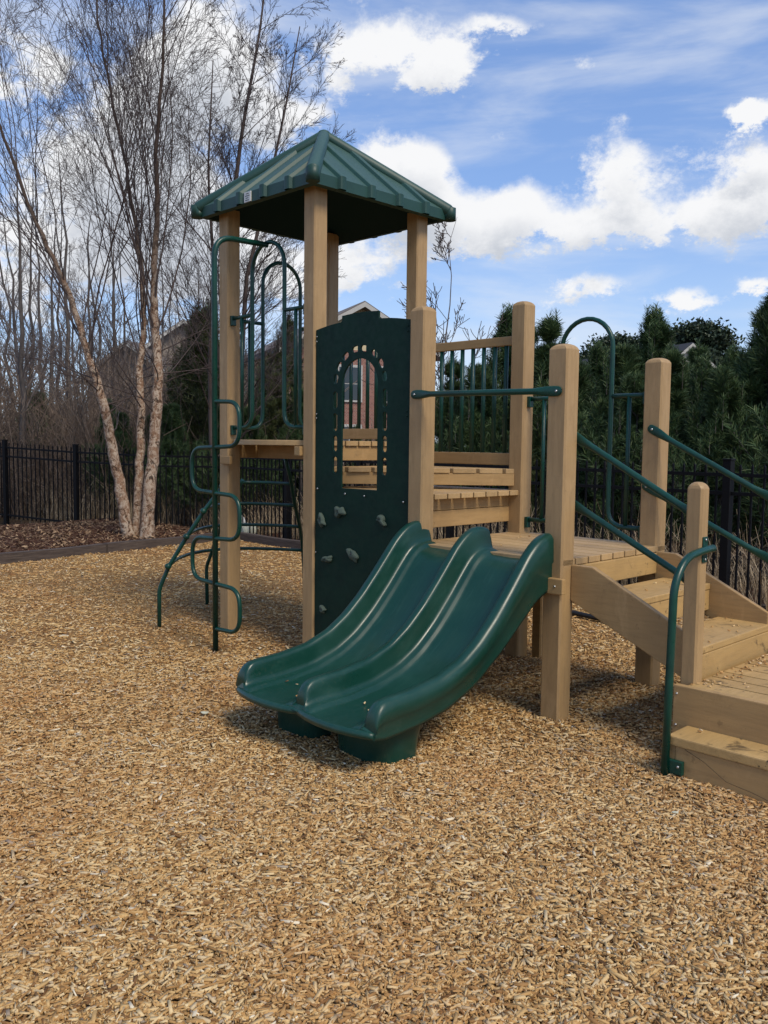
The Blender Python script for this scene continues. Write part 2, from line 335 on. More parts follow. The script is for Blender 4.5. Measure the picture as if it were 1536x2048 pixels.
def bolt(parent,p,nrm,r=.007):
    m=MB(); n=Vector(nrm).normalized(); p=Vector(p); m.tube([p,p+n*.004,p+n*.007],[r,r,r*.5],8); return m.build('bolt',M['bolt'],parent)

# decks: planks run along x
def planks_x(name,x0,x1,ys,z1,th=.038,gap=.014,mt='plank',clip=None):
    m=MB(); y=ys[0]; pw=.138
    while y<ys[1]-.03:
        y2=min(y+pw,ys[1]); 
        a0,a1=x0,x1
        if clip: a0,a1=clip(y,y2)
        if a1-a0>.05:
            if isinstance(a1,tuple) or isinstance(a0,tuple): pass
            m.box((a0,y+gap/2,z1-th),(a1,y2-gap/2,z1),.004)
        y=y2
    return m
ZH,Z1,Z2,ZL=1.607,1.412,1.255,.938
dk=planks_x('deck',-S-.02,L+S+.0,(-.02,L+S),ZH)
# bowed front edge strip over the ladder opening
bow=[(.075,.0)]+[(.075+(L-.15)*t,-.02-.13*math.sin(math.pi*t)**.8) for t in [i/12 for i in range(13)]]+[(L-.075,.0)]
dk.prism(bow,'z',ZH-.040,ZH+.001,.005)
high=dk.build('deck',M['plank'],play); tag(high,'upper tower deck with bowed front edge')
m=MB(); m.box((.064,.24,ZH-.15),(L-.064,.275,ZH-.042)); m.box((L-.13,-.09,ZH-.115),(L-.065,.02,ZH-.045)); 
m.box((L+.005,S+.001,ZH-.15),(L+.045,L-S-.001,ZH-.042)); m.box((-.02,S,ZH-.15),(.02,L-S,ZH-.042)); m.box((S,L-.03,ZH-.15),(L-S,L+.01,ZH-.042))
m.box((-.01,-S-.030,ZH-.20),(.13,-S-.001,ZH-.135))
m.build('deck_beam',M['board'],play)
# triangular step: half square T1,T3,P2 with its long side on the diagonal
m=MB(); pw=.138; y=-.0
while y<L-.02:
    y2=y+pw; ya,yb=y+.009,min(y2-.009,L-.005)
    xa=L+S*0+.02; e1=L+ya+.07; e2=L+yb+.07
    m.prism([(xa,ya),(min(e1,2*L-.02),ya),(min(e2,2*L+.03),yb),(xa,yb)],'z',Z1-.036,Z1,.0035); y=y2
m.build('corner_step',M['plank'],play)
m=MB(); d=.02; m.prism([(L+.07,.03),(2*L-.0,L-.07),(2*L-.03,L-.05),(L+.04,.055)],'z',Z1-.125,Z1-.037,.003); m.build('step_riser',M['board'],play)
mid=planks_x('deck',L+.02,2*L+.035,(-.045,L+.02),Z2,.036).build('deck',M['plank'],play); tag(mid,'middle deck between climbing panel and slats')
m=MB(); m.box((2*L-.085,S+.001,Z2-.120),(2*L-.05,L-S-.001,Z2-.037)); m.box((2*L-.085,S+.001,Z2-.235),(2*L-.045,L-S-.001,Z2-.123)); m.box((L+.0,-.03,Z2-.14),(2*L-S-.004,.005,Z2-.038)); m.box((L+.0,L-.03,Z2-.14),(2*L-S-.004,L+.01,Z2-.038))
m.build('deck_beam',M['board'],play)
low=planks_x('deck',2*L-.05,3*L+S,(-S+.002,L+S),ZL,.038).build('deck',M['plank'],play); tag(low,'low deck behind the double slide')
m=MB(); m.box((2*L+S+.001,-.03,ZL-.16),(3*L-S-.001,.01,ZL-.042)); m.box((2*L+S,L-.02,ZL-.16),(3*L-S,L+.02,ZL-.042)); m.box((2*L-.02,S,ZL-.16),(2*L+.02,L-S,ZL-.042))
m.box((2*L-.05,-S-.038,.745),(3*L+.095,-S-.001,.835),.006); m.build('deck_beam',M['board'],play)
bolt(play,(3*L+.045,-S-.038,.79),(0,-1,0))

# stairs
stair=empty('staircase',(0,0,0)); stair.parent=play
def stringer(y0,y1):
    m=MB(); m.prism([(3*L+S+.002,.905),(3.47,.905),(4.07,.605),(4.07,.36),(3*L+S+.002,.70)],'y',y0,y1,.006); return m.build('stringer',M['board'],stair)
stringer(.028,.066); stringer(L-.075,L-.037)
for a0,a1,z in ((3.392,3.712,.742),(3.765,4.085,.540)):
    MB().box((a0,.068,z-.038),(a1,L-.077,z),.006).build('tread',M['tread'],stair)
for a,z0,z1 in ((3*L+.045,.765,.897),(3.672,.575,.702),(4.052,.36,.500)):
    MB().box((a,.0685,z0),(a+.035,L-.0775,z1),.004).build('riser',M['tread'],stair)
plat=planks_x('deck',4.115,5.25,(-.10,L+.10),.385,.038).build('deck',M['tread'],play); tag(plat,'lowest landing at the foot of the stairs')
m=MB(); m.box((4.063,-.140,.045),(5.25,-.102,.389),.005); m.box((4.12,-.10,.20),(4.15,L+.1,.345)); m.build('landing_board',M['board'],play)
for z in (.345,.185): bolt(play,(4.082,-.140,z),(0,-1,0))
bs=empty('bottom_step',(0,0,0)); bs.parent=play
MB().box((4.145,-.355,.150),(5.25,-.1415,.197),.007).build('tread',M['tread'],bs)
m=MB(); m.box((4.185,-.345,-.05),(5.25,-.310,.148),.004); m.build('riser',M['board'],bs); MB().box((4.150,-.343,-.05),(4.1835,-.1415,.148),.004).build('end_board',M['board'],bs)

# railings with vertical bars
def railing(x0,x1,zb,zt,xs):
    r=empty('slat_railing',(0,0,0)); r.parent=play
    y=L
    MB().box((x0,y-.019,zb),(x1,y+.019,zb+.092),.006).build('rail',M['board'],r)
    MB().box((x0,y-.019,zt-.068),(x1,y+.019,zt),.006).build('rail',M['board'],r)
    for x in xs: MB().tube([(x,y,zb+.08),(x,y,zt-.06)],.0165,8).build('bar',M['tube'],r)
    for x in (x0+.015,x1-.015):
        for z in (zb+.03,zb+.065,zt-.05,zt-.02): bolt(r,(x,y-.019,z),(0,-1,0),.005)
railing(S+.002,L-S-.002,1.628,2.60,[.088+.1075*i for i in range(9)])
railing(L+S+.002,2*L-S-.002,1.437,2.40,[L+.078+.1075*i for i in range(9) if L+.078+.1075*i<2*L-.09])
# pipe arch panels
def arch_panel(A,B,zd,mode='x'):
    """A,B: ends along the axis ; deck level zd"""
    r=empty('arch_panel',(0,0,0)); r.parent=play; fixed=A[1] if mode=='x' else A[0]
    a0=(A[0] if mode=='x' else A[1])+S; a1=(B[0] if mode=='x' else B[1])-S; c=(a0+a1)/2; h=.205
    P=(lambda t,z:(t,fixed,z)) if mode=='x' else (lambda t,z:(fixed,t,z))
    top=zd+1.53; pts=[P(c-h,zd+.22)]
    arc=[P(c-h*math.cos(th),top-h+h*math.sin(th)) for th in [math.pi*i/14 for i in range(15)]]
    low=fillet([P(a0,zd+.10),P(c-h,zd+.10),P(c-h,zd+.5)],.13); low2=fillet([P(c+h,zd+.5),P(c+h,zd+.10),P(a1,zd+.10)],.13)
    MB().tube(low+arc+low2,.0165,10).build('arch',M['tube'],r)
    for s0,s1 in ((a0,c-h),(c+h,a1)):
        MB().tube([P(s0,zd+.99),P(s1,zd+.99)],.0155,8).build('cross_bar',M['tube'],r)
        mm=(s0+s1)/2; MB().tube([P(mm,zd+.99),P(mm,zd+.10)],.0145,8).build('upright',M['tube'],r)
        e=s0 if s0==a0 else s1; sg=1 if s0==a0 else -1
        for z in (zd+.99,zd+.10):
            m=MB(); q=P(e+sg*.014,z); m.box((q[0]-.014-(.008 if mode!='x' else 0),q[1]-.014-(.008 if mode=='x' else 0),q[2]-.06),(q[0]+.014+(.008 if mode!='x' else 0),q[1]+.014+(.008 if mode=='x' else 0),q[2]+.02),.004); m.build('bracket',M['tube'],r)
    return r
arch_panel((0,-.02),(L,-.02),ZH,'x'); arch_panel((0,0),(0,L),ZH,'y'); arch_panel((2*L,L),(3*L,L),ZL,'x')

# handrails with flattened bolted ends
def handrail(p,q,nrm,name='handrail',r=.0185,flat=(True,True)):
    P=Vector(p); Q=Vector(q); d=(Q-P).normalized(); n=Vector(nrm); u=d.cross(n)
    o=empty(name,(0,0,0)); o.parent=play; k_=12; ts=[-.032,-.026,-.012,.02,.06,.11,.15]; Ln=(Q-P).length
    st=[]
    for t in ts:
        f=min(1,max(0,(t-.05)/.10)); end=1.0
        if t<=-.03: end=.35
        elif t<-.02: end=.72
        elif t<-.005: end=.93
        st.append((t,(.029*(1-f)+r*f)*end,.0045*(1-f)+r*f, (1-f)))
    st2=[(Ln-t,w_,h_,f) for t,w_,h_,f in st[::-1]]
    V=[];F=[]; A=st+st2
    for t,w_,h_,f in A:
        c=P+d*t+n*(.004+ (h_ if True else 0))
        for j in range(k_):
            a=2*math.pi*j/k_; V.append(c+u*math.cos(a)*w_+n*math.sin(a)*h_)
    for i in range(len(A)-1):
        for j in range(k_): F.append((i*k_+j,i*k_+(j+1)%k_,(i+1)*k_+(j+1)%k_,(i+1)*k_+j))
    F.append(tuple(range(k_))); F.append(tuple((len(A)-1)*k_+j for j in range(k_))[::-1])
    m=MB(); m.addraw(V,F,True); m.build('pipe',M['tube'],o)
    for c in (P,Q): bolt(o,c+n*.013,n,.008)
    return o
handrail((2*L+.0,-S-.001,1.908),(3*L+.005,-S-.001,1.892),(0,-1,0))
handrail((3*L+.012,L-S-.001,1.700),(4.085,L-.053,1.275),(0,-1,0)); handrail((3*L-.015,L-S-.001,1.325),(4.085,L-.053,.915),(0,-1,0))
handrail((3*L+.01,S+.001,1.655),(4.085,.038,1.215),(0,1,0)); handrail((3*L+.01,S+.001,1.265),(4.085,.038,.865),(0,1,0))
# grab pipe at the bottom step
g=empty('grab_pipe',(0,0,0)); g.parent=play
MB().tube(fillet([(4.152,-.378,-.05),(4.152,-.365,.45),(4.152,-.352,.93),(4.152,-.25,1.045),(4.152,-.10,1.068),(4.156,.045,1.075)],.10,8),.0195,12).build('pipe',M['tube'],g)
m=MB(); m.box((4.133,-.030,1.005),(4.139,.020,1.135),.002); m.box((4.139,-.018,1.055),(4.15,.010,1.09),.002); m.build('bracket',M['tube'],g)
MB().box((4.148,-.372,.02),(4.235,-.346,.085),.003).build('bracket',M['tube'],g)
bolt(g,(4.139,-.006,1.12),(1,0,0)); bolt(g,(4.139,-.006,1.02),(1,0,0)); bolt(g,(4.215,-.372,.06),(0,-1,0))

# climbing panel (flat sheet with cut-outs)
def panel():
    cu=bpy.data.curves.new('panel_outline','CURVE'); cu.dimensions='2D'; cu.fill_mode='BOTH'; cu.extrude=.006; cu.bevel_depth=.0018; cu.bevel_resolution=1
    def spl(pts):
        s=cu.splines.new('POLY'); s.points.add(len(pts)-1); s.use_cyclic_u=True
        for i,p in enumerate(pts): s.points[i].co=(p[0],p[1],0,1)
    x0,x1=L+S+.006,2*L-S-.006; cx=1.623
    out=[(x0,.06),(x1,.06),(x1,2.398)]
    for t in (.2,.4,.6,.8): out.append((x1+(1.812-x1)*t,2.398+.033*math.sin(t*math.pi/2)))
    out+=[(1.812,2.432),(1.806,2.445),(1.806,2.484)]
    for t in (.25,.5,.75): out.append((1.806+(1.438-1.806)*t,2.484+.008*math.sin(t*math.pi)))
    out+=[(1.438,2.484),(1.438,2.452),(1.425,2.440)]
    for t in (.2,.4,.6,.8): out.append((1.425+(x0-1.425)*t,2.440-.032*(t**1.5)))
    out.append((x0,2.408)); spl(out)
    hw=.184; zs=1.995
    win=[(cx-hw,1.265),(cx+hw,1.265)]+[(cx+hw*math.cos(t),zs+hw*math.sin(t)) for t in [math.pi*i/20 for i in range(21)]]; spl(win)
    def slot(c,hl,hwid,ang):
        pts=[]; 
        for i in range(9): t=-math.pi/2+math.pi*i/8; pts.append((hl+hwid*math.cos(t)-hwid,hwid*math.sin(t)))
        for i in range(9): t=math.pi/2+math.pi*i/8; pts.append((-hl+hwid*math.cos(t)+hwid,hwid*math.sin(t)))
        ca,sa=math.cos(ang),math.sin(ang); spl([(c[0]+p[0]*ca-p[1]*sa,c[1]+p[0]*sa+p[1]*ca) for p in pts])
    Rr=.252
    for sx in (-1,1):
        for zc,hl in ((1.432,.062),(1.585,.058),(1.737,.066),(1.895,.064)): slot((cx+sx*Rr,zc),hl,.0235,math.pi/2)
    for i,th in enumerate((.19,.56,.93,1.37)):
        for sg in (0,1):
            t=th*1.02 if sg==0 else math.pi-th*1.02
            slot((cx+Rr*math.cos(t),zs+Rr*math.sin(t)),.037,.0225,t+math.pi/2)
    o=bpy.data.objects.new('tmp',cu); col.objects.link(o); dg=bpy.context.evaluated_depsgraph_get(); me=bpy.data.meshes.new_from_object(o.evaluated_get(dg))
    bpy.data.objects.remove(o)
    me.transform(Matrix.Rotation(R(90),4,'X')); me.transform(Matrix.Translation((0,-.040,0)))
    me.materials.clear(); me.materials.append(M['panel']); ob=bpy.data.objects.new('climbing_panel',me); col.objects.link(ob); ob.parent=play
    for p in me.polygons: p.use_smooth=False
    return ob
pan=panel()
MB().box((L+S,.0,.9),(L+S+.04,.03,1.2),.003)
def hold(cx,cz,kind,rot):
    bm=bmesh.new(); bmesh.ops.create_icosphere(bm,subdivisions=3,radius=1)
    shape={0:(.045,.028,.040),1:(.052,.026,.032),2:(.056,.030,.024),3:(.032,.024,.026)}[kind]
    for v in bm.verts:
        p=v.co.copy(); n=1+.30*math.sin(3.1*p.x+2*p.z+cx*7)+.18*math.sin(5*p.z-3*p.x+cz*9)
        if kind in(0,1) and p.x>.1 and p.z<-.1: n*=.72 if kind==0 else 1.15
        if kind==2: p.z-=.5*p.x*p.x-.2
        v.co=Vector((p.x*shape[0]*n,p.y*shape[1],p.z*shape[2]*n))
        dd=math.hypot(v.co.x+shape[0]*.2,v.co.z)
        if v.co.y<0 and dd<.012: v.co.y*=.35
    bmesh.ops.rotate(bm,verts=bm.verts[:],cent=(0,0,0),matrix=Matrix.Rotation(rot,3,'Y'))
    for v in bm.verts: v.co+=Vector((cx,-.055,cz))
    hh=MB().bm(bm,True).build('hand_hold',M['hold'],pan); bolt(hh,(cx-.006,-.055-shape[1]*.45,cz+.004),(0,-1,0),.006).active_material=M['ink']
for h in ((1.44,1.092,0,.3),(1.243,1.017,1,.8),(1.865,1.06,2,.5),(1.307,.742,2,-.2),(1.576,.801,1,.7),(1.262,.361,3,.2)): hold(*h)
for p in ((L+.10,1.252),(1.49,1.228),(1.69,1.222),(2*L-.11,1.20)): bolt(pan,(p[0],-.052,p[1]),(0,-1,0),.0075)
for z in (2.36,2.325,1.80,1.77,.78): bolt(pan,(2*L-.09,-.052,z),(0,-1,0),.005).active_material=M['panel']; bolt(pan,(L+.085,-.052,z),(0,-1,0),.005)

# double slide: lofted shell
def interp(tab,b):
    xs=[t[0] for t in tab]; return float(np.interp(b,xs,[t[1] for t in tab]))
RT=sorted([(.03,1.03),(.015,1.07),(-.03,1.086),(-.09,1.085),(-.15,1.068),(-.21,1.036),(-.28,.978),(-.35,.90),(-.445,.795),(-.57,.665),(-.70,.555),(-.83,.475),(-1.0,.415),(-1.2,.388),(-1.36,.380),(-1.41,.372),(-1.44,.350),(-1.458,.318),(-1.466,.27)])
FT=sorted([(.03,.925),(-.06,.922),(-.12,.908),(-.18,.872),(-.25,.790),(-.35,.675),(-.5,.522),(-.65,.402),(-.8,.324),(-1.0,.268),(-1.2,.245),(-1.38,.240),(-1.466,.232)])
BT=sorted([(.03,.80),(-.2,.715),(-.35,.60),(-.51,.475),(-.74,.325),(-.95,.245),(-1.17,.207),(-1.40,.190),(-1.466,.205)])
def smooth_tab(tab,b,h=.03): return sum(interp(tab,b+o)*w_ for o,w_ in ((-h,.25),(0,.5),(h,.25)))
AL,AM,AR=2.205,2.715,3.225
def section(b,F,Rr,B,bul):
    H=Rr-F; pts=[]
    def rail(a,left_out,right_out):
        return a
    rw=.030
    def wall(a0,sg):  # from rail top edge down to the floor, sg=+1 going +x
        return [(a0+sg*x,F+H*y) for x,y in ((rw*.6,.99),(rw*.92,.93),(rw*1.08,.82),(rw*1.25,.60),(rw*1.40,.38),(rw*1.62,.25),(rw*2.0,.185),(rw*2.6,.16),(rw*3.0,.125),(rw*3.35,.05),(rw*3.9,0))]
    pts+=[(AL-rw*1.25,B+.0),(AL-rw*1.35,B+.02),(AL-rw*1.3,B+(Rr-B)*.45),(AL-rw*1.62,B+(Rr-B)*.50),(AL-rw*1.5,F+H*.80),(AL-rw*1.1,F+H*.93),(AL-rw*.6,F+H*.99),(AL,F+H)]
    pts+=wall(AL,1)+[(AL+.2,F-.002),((AL+AM)/2,F-.004),(AM-.2,F-.002)]+wall(AM,-1)[::-1]+[(AM,F+H)]+wall(AM,1)+[(AM+.2,F-.002),((AM+AR)/2,F-.004),(AR-.2,F-.002)]+wall(AR,-1)[::-1]
    pts+=[(AR,F+H),(AR+rw*.6,F+H*.99),(AR+rw*1.1,F+H*.93),(AR+rw*1.5,F+H*.80),(AR+rw*1.62,B+(Rr-B)*.50),(AR+rw*1.3,B+(Rr-B)*.45),(AR+rw*1.35,B+.02),(AR+rw*1.25,B)]
    pts+=[(AR-.06,B-.004),(AM+.1,B-.004),(AM+.05,B+.02),(AM-.05,B+.02),(AM-.1,B-.004),(AL+.06,B-.004)]
    out=[]
    for a,z in pts:
        t=(a-AL)/(AM-AL) if a<AM else (a-AM)/(AR-AM); t=min(1,max(0,t))
        out.append((a,b-bul*math.sin(math.pi*t)**.8*(1 if z<F+H*.6 else .0),z))
    return out
bs_=[.03,.015,0,-.02]+[-.04-.03*i for i in range(46)]+[-1.405,-1.42,-1.435,-1.447,-1.456,-1.462,-1.466]
bs_=[b for b in bs_ if b>=-1.466]; bs_=sorted(set(bs_),reverse=True)
V=[];F_=[]; npt=None
for b in bs_:
    F=smooth_tab(FT,b) if b>-1.40 else interp(FT,b); Rr=smooth_tab(RT,b,.02) if -1.38<b<-.02 else interp(RT,b); B=smooth_tab(BT,b)
    bul=.050*max(0,min(1,(-b-1.15)/.30))**1.5
    s=section(b,F,Rr,B,bul); npt=len(s); V+=s
ns=len(bs_)
for i in range(ns-1):
    for j in range(npt): j2=(j+1)%npt; F_.append((i*npt+j,(i+1)*npt+j,(i+1)*npt+j2,i*npt+j2))
m=MB(); m.addraw(V,F_,True)
m.addraw([],[])
m.f.append(tuple(range(npt))); m.f.append(tuple((ns-1)*npt+j for j in range(npt))[::-1]); m.sm+=[False,False]
slide=m.build('double_slide',M['slide'],play)
# rounded lips along the two exits
for c0,c1 in ((AL,AM),(AM,AR)):
    pts=[]
    for i in range(25):
        t=i/24; a=c0-.028+(c1-c0+.056)*t; pts.append((a,-1.462-.055*math.sin(math.pi*t)**.8,.222))
    lm=MB().tube(pts,[.016+.006*math.sin(math.pi*i/24)**.4 for i in range(25)],14); lm.build('exit_lip',M['slide'],slide)
def foot(cx,cy,w0,d0,top,flare):
    rings=[]; n=28
    for z,sx in ((-.04,.86),(.0,.87),(.10,.91),(.17,.98),(top,1.04)):
        r=[]
        for j in range(n):
            t=2*math.pi*j/n; ct,st_=math.cos(t),math.sin(t); p=3.4
            rr=(abs(ct)**p+abs(st_)**p)**(-1/p); r.append((cx+ct*rr*w0*sx,cy+st_*rr*d0*sx,z))
        rings.append(r)
    V=[p for r in rings for p in r]; F=[]
    for i in range(len(rings)-1):
        for j in range(n): F.append((i*n+j,i*n+(j+1)%n,(i+1)*n+(j+1)%n,(i+1)*n+j))
    m=MB(); m.addraw(V,F,True); 
    return m.build('slide_foot',M['slide'],slide)
foot(2.44,-1.20,.19,.12,.215,0); foot(2.97,-1.165,.235,.16,.215,0)

# roof
CX=L/2; HO=L/2+.175; ZE=3.415
roof=empty('roof',(0,0,0)); roof.parent=play
apex=Vector((CX,CX,4.075)); ez=3.495
def rect(h,z): return [Vector((CX+sx*h,CX+sy*h,z)) for sx,sy in ((-1,-1),(1,-1),(1,1),(-1,1))]
A=rect(HO,ez); Bq=rect(HO,ZE); Ci=rect(HO-.05,ZE-.003); V=[*A,*Bq,*Ci,apex]; F=[]
for i in range(4):
    j=(i+1)%4; F.append((i,j,12)); F.append((i,i+4,j+4,j)); F.append((i+4,i+8,j+8,j+4))
MB().addraw(V,F).build('roof_shell',M['roof'],roof)
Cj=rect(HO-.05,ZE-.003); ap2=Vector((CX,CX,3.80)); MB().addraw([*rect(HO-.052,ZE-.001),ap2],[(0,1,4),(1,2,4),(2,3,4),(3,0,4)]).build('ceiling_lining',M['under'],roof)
# raised ribs: perpendicular to each eave, ending on the hips
rb=MB()
sl_=(apex.z-ez)/HO
for side in range(4):
    ang=side*math.pi/2; Rm=Matrix.Rotation(ang,3,'Z')
    for off in (-.45,-.15,.15,.45):
        run=HO-abs(off); n=4; w_=.027 ; h=.033
        def P(x,y,z): return Rm@Vector((x,y,z))+Vector((CX,CX,0))
        x=off; pts=[]
        prof=[(-w_*1.5,-.004),(-w_,h*.85),(-w_*.5,h),(w_*.5,h),(w_,h*.85),(w_*1.5,-.004)]
        V=[];F=[]
        stn=[(HO+.004,ZE+.004),(HO+.004,ez)]
        rows=[]
        rows.append([P(x+p,-(HO+max(p2,0)*.8),ZE+.002) for p,p2 in prof])
        rows.append([P(x+p,-(HO+max(p2,0)*.8),ez+max(p2,0)*.5-.003) for p,p2 in prof])
        rows.append([P(x+p,-(HO-.02),ez+.02*sl_+p2) for p,p2 in prof])
        rows.append([P(x+p,-(HO-run*.93),ez+run*.93*sl_+p2) for p,p2 in prof])
        rows.append([P(x+p*.5,-(HO-run*.985),ez+run*.985*sl_-.003) for p,p2 in prof])
        for r in rows: V+=r
        for i in range(len(rows)-1):
            for j in range(5): F.append((i*6+j,i*6+j+1,(i+1)*6+j+1,(i+1)*6+j))
        rb.addraw(V,F,False)
rb.build('rib',M['roof'],roof)
for sx,sy in ((-1,-1),(1,-1),(1,1),(-1,1)):
    e_=Vector((CX+sx*(HO+.012),CX+sy*(HO+.012),ez-.012)); d=(apex-e_); m=MB()
    dn=d.normalized()
    m.tube([e_,e_+dn*.02,e_+d*.97,apex+Vector((0,0,.005))],[.048,.054,.05,.045],16)
    m.tube([Vector((e_.x,e_.y,ZE)),Vector((e_.x,e_.y,ez+.005)),e_+dn*.03],[.050,.052,.045],16)
    m.build('hip_cap',M['roof'],roof)
bm=bmesh.new(); bmesh.ops.create_uvsphere(bm,u_segments=16,v_segments=8,radius=.055)
for v in bm.verts: v.co=Vector((v.co.x,v.co.y,v.co.z*.7))+apex+Vector((0,0,.012))
MB().bm(bm,True).build('apex_cap',M['roof'],roof)
stk=MB().box((.455,CX-HO-.008,ZE+.004),(.540,CX-HO-.0005,ZE+.080),.001).build('sticker',M['sticker'],roof)
m=MB()
for i,(x0,x1) in enumerate(((.480,.515),(.470,.525),(.476,.512),(.472,.520))):
    z=ZE+.066-.016*i; m.box((x0,CX-HO-.0095,z-.003),(x1,CX-HO-.0078,z+.002),0)
m.build('print_lines',M['ink'],stk)

# loop climber in front of the tower opening
lc=empty('loop_climber',(0,0,0)); lc.parent=play
px_,py_=.53,-.505
MB().tube(fillet([(px_,py_,-.06),(px_,py_,3.105),(L/2,-.028,3.115)],.16,8),.0215,12).build('pole',M['tube'],lc)
zz=[1.89,1.548,1.203,.858,.512,.165]
for i in range(5):
    sg=1 if i%2==0 else -1; x=px_+sg*.315
    MB().tube(fillet([(px_,py_,zz[i]),(x,py_,zz[i]-.012),(x,py_,zz[i+1]+.012),(px_,py_,zz[i+1])],.13,8),.0165,10,caps=False).build('loop_step',M['tube'],lc)
# arched rung climber on the far left side
ac=empty('arc_climber',(0,0,0)); ac.parent=play
leg1=[(-.42,-.43,-.05),(-.418,-.43,.34),(-.366,-.365,.539),(-.269,-.249,.79),(-.177,-.14,1.006),(-.12,-.075,1.12),(-.07,-.02,1.22)]
leg2=[(-1.17,.544,-.05),(-1.185,.544,.36),(-1.078,.544,.539),(-.93,.544,.79),(-.78,.544,1.006),(-.58,.544,1.24)]
leg3=[(-.56,1.28,-.05),(-.56,1.27,.36),(-.45,1.15,.66),(-.36,1.05,.80),(-.24,.89,1.02),(-.13,.75,1.27),(-.07,.64,1.46)]
for lg in (leg1,leg2,leg3): MB().tube(fillet(lg,.05,3),.0175,10).build('leg',M['tube'],ac)
def at_z(lg,z):
    for a,b in zip(lg[1:],lg[2:]):
        if a[2]<=z<=b[2]: t=(z-a[2])/(b[2]-a[2]); return Vector(a).lerp(Vector(b),t)
    return Vector(lg[-1])
for z in (.539,.79,1.006,1.215):
    A_,B_,C_=at_z(leg1,z),at_z(leg2,z),at_z(leg3,z)
    # circle-like arc through the three legs
    pts=[]
    for i in range(21):
        t=i/20; l0=(t-.5)*(t-1)/.5; l1=t*(t-1)/-.25; l2=t*(t-.5)/.5; pts.append(A_*l0+B_*l1+C_*l2)
    MB().tube(pts,.0155,10).build('rung',M['tube'],ac)
    bm=bmesh.new(); bmesh.ops.create_uvsphere(bm,u_segments=10,v_segments=8,radius=.028); bmesh.ops.translate(bm,verts=bm.verts[:],vec=A_+(A_-B_)*.02); MB().bm(bm,True).build('rung_clamp',M['tube'],ac)

# ------------------------------------------------------------------ ground
def hgt(x,y):
    # gentle bank beyond the timber edging and rough undulation
    d1=((x+2.45)*-.795+(y-14.2)*.606)   # outside of left edging
    d2=((x+2.45)*.62+(y-14.2)*.785)
    d=np.maximum(d1,d2)
    bank=.13*np.clip(d/1.2,0,1)*np.clip(1-(x+2.4)/6,.2,1)
    return bank
def grid_mesh(name,x0,x1,y0,y1,nx,ny,zf,mt):
    xs=np.linspace(x0,x1,nx); ys=np.linspace(y0,y1,ny); X,Y=np.meshgrid(xs,ys); Z=zf(X,Y)
    v=np.stack([X,Y,Z],-1).reshape(-1,3); i=np.arange(nx*ny).reshape(ny,nx); f=np.stack([i[:-1,:-1],i[:-1,1:],i[1:,1:],i[1:,:-1]],-1).reshape(-1,4)
    me=bpy.data.meshes.new(name); me.from_pydata(v.tolist(),[],f.tolist()); me.materials.append(mt); me.polygons.foreach_set('use_smooth',[True]*len(f)); me.update()
    o=bpy.data.objects.new(name,me); col.objects.link(o); return o
def smooth_noise(x,y,s,seed):
    return (np.sin(x*1.7/s+seed)*np.cos(y*2.3/s+seed*2)+.6*np.sin(x*3.9/s+y*2.1/s+seed*3)+.35*np.cos(x*7.3/s-y*6.1/s+seed))/2
# edging corner line: L1 from far left to the corner, L2 from the corner to the right
CORN=np.array([-2.52,14.42]); D1=np.array([-.608,-.794])*1.0; D2=np.array([.70,-.714])
ground=grid_mesh('ground',-400,400,-200,900,41,56,lambda X,Y:-.05-.0*X,M['soil']); tag(ground,kind='structure')
# chip bed polygon sheet
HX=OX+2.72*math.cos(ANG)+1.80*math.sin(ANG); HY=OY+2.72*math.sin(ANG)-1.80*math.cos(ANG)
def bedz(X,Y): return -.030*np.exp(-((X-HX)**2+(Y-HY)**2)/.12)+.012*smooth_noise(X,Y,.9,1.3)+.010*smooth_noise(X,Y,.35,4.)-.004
def in_bed(x,y):
    a=(x-CORN[0])*D1[1]-(y-CORN[1])*D1[0]; b=(x-CORN[0])*D2[1]-(y-CORN[1])*D2[0]
    return a,b
bm=bmesh.new()
p1=CORN+D1*22; p2=CORN+D2*24
nu=110
def bedpoint(u,v):  # bilinear between the two edging arms
    return CORN+D1*22*u+D2*24*v
V=[];F=[]
for i in range(nu+1):
    for j in range(nu+1):
        p=bedpoint((i/nu),(j/nu)); V.append((p[0],p[1],0))
V=np.array(V); V[:,2]=bedz(V[:,0],V[:,1])
for i in range(nu):
    for j in range(nu): F.append((i*(nu+1)+j,(i+1)*(nu+1)+j,(i+1)*(nu+1)+j+1,i*(nu+1)+j+1))
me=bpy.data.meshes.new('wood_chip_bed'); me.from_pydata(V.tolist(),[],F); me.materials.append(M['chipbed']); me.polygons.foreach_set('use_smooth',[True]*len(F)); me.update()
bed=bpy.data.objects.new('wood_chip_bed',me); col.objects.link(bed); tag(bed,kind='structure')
# pine straw bank beyond the edging
def bank(name,o,d,nrm,length,width,h):
    nx,ny=60,10; V=[];F=[]
    for i in range(nx+1):
        for j in range(ny+1):
            p=o+d*length*i/nx+nrm*width*(j/ny); hh=h*math.sin(min(1,j/ny*1.6)*math.pi/2) 
            V.append((p[0],p[1],hh+.02*math.sin(i*1.1)*math.sin(j*.9)+(.02 if j else .0)))
    for i in range(nx):
        for j in range(ny): F.append((i*(ny+1)+j,(i+1)*(ny+1)+j,(i+1)*(ny+1)+j+1,i*(ny+1)+j+1))
    m=MB(); m.addraw(V,F,True); o_=m.build(name,M['straw']); tag(o_,kind='structure'); return o_
N1=np.array([-.794,.608]); N2=np.array([.714,.70])
bank('mulch_bank',CORN+N1*.10,D1,N1,17,3.2,.13); bank('mulch_bank',CORN+N2*.10,D2,N2,22,1.2,.02)

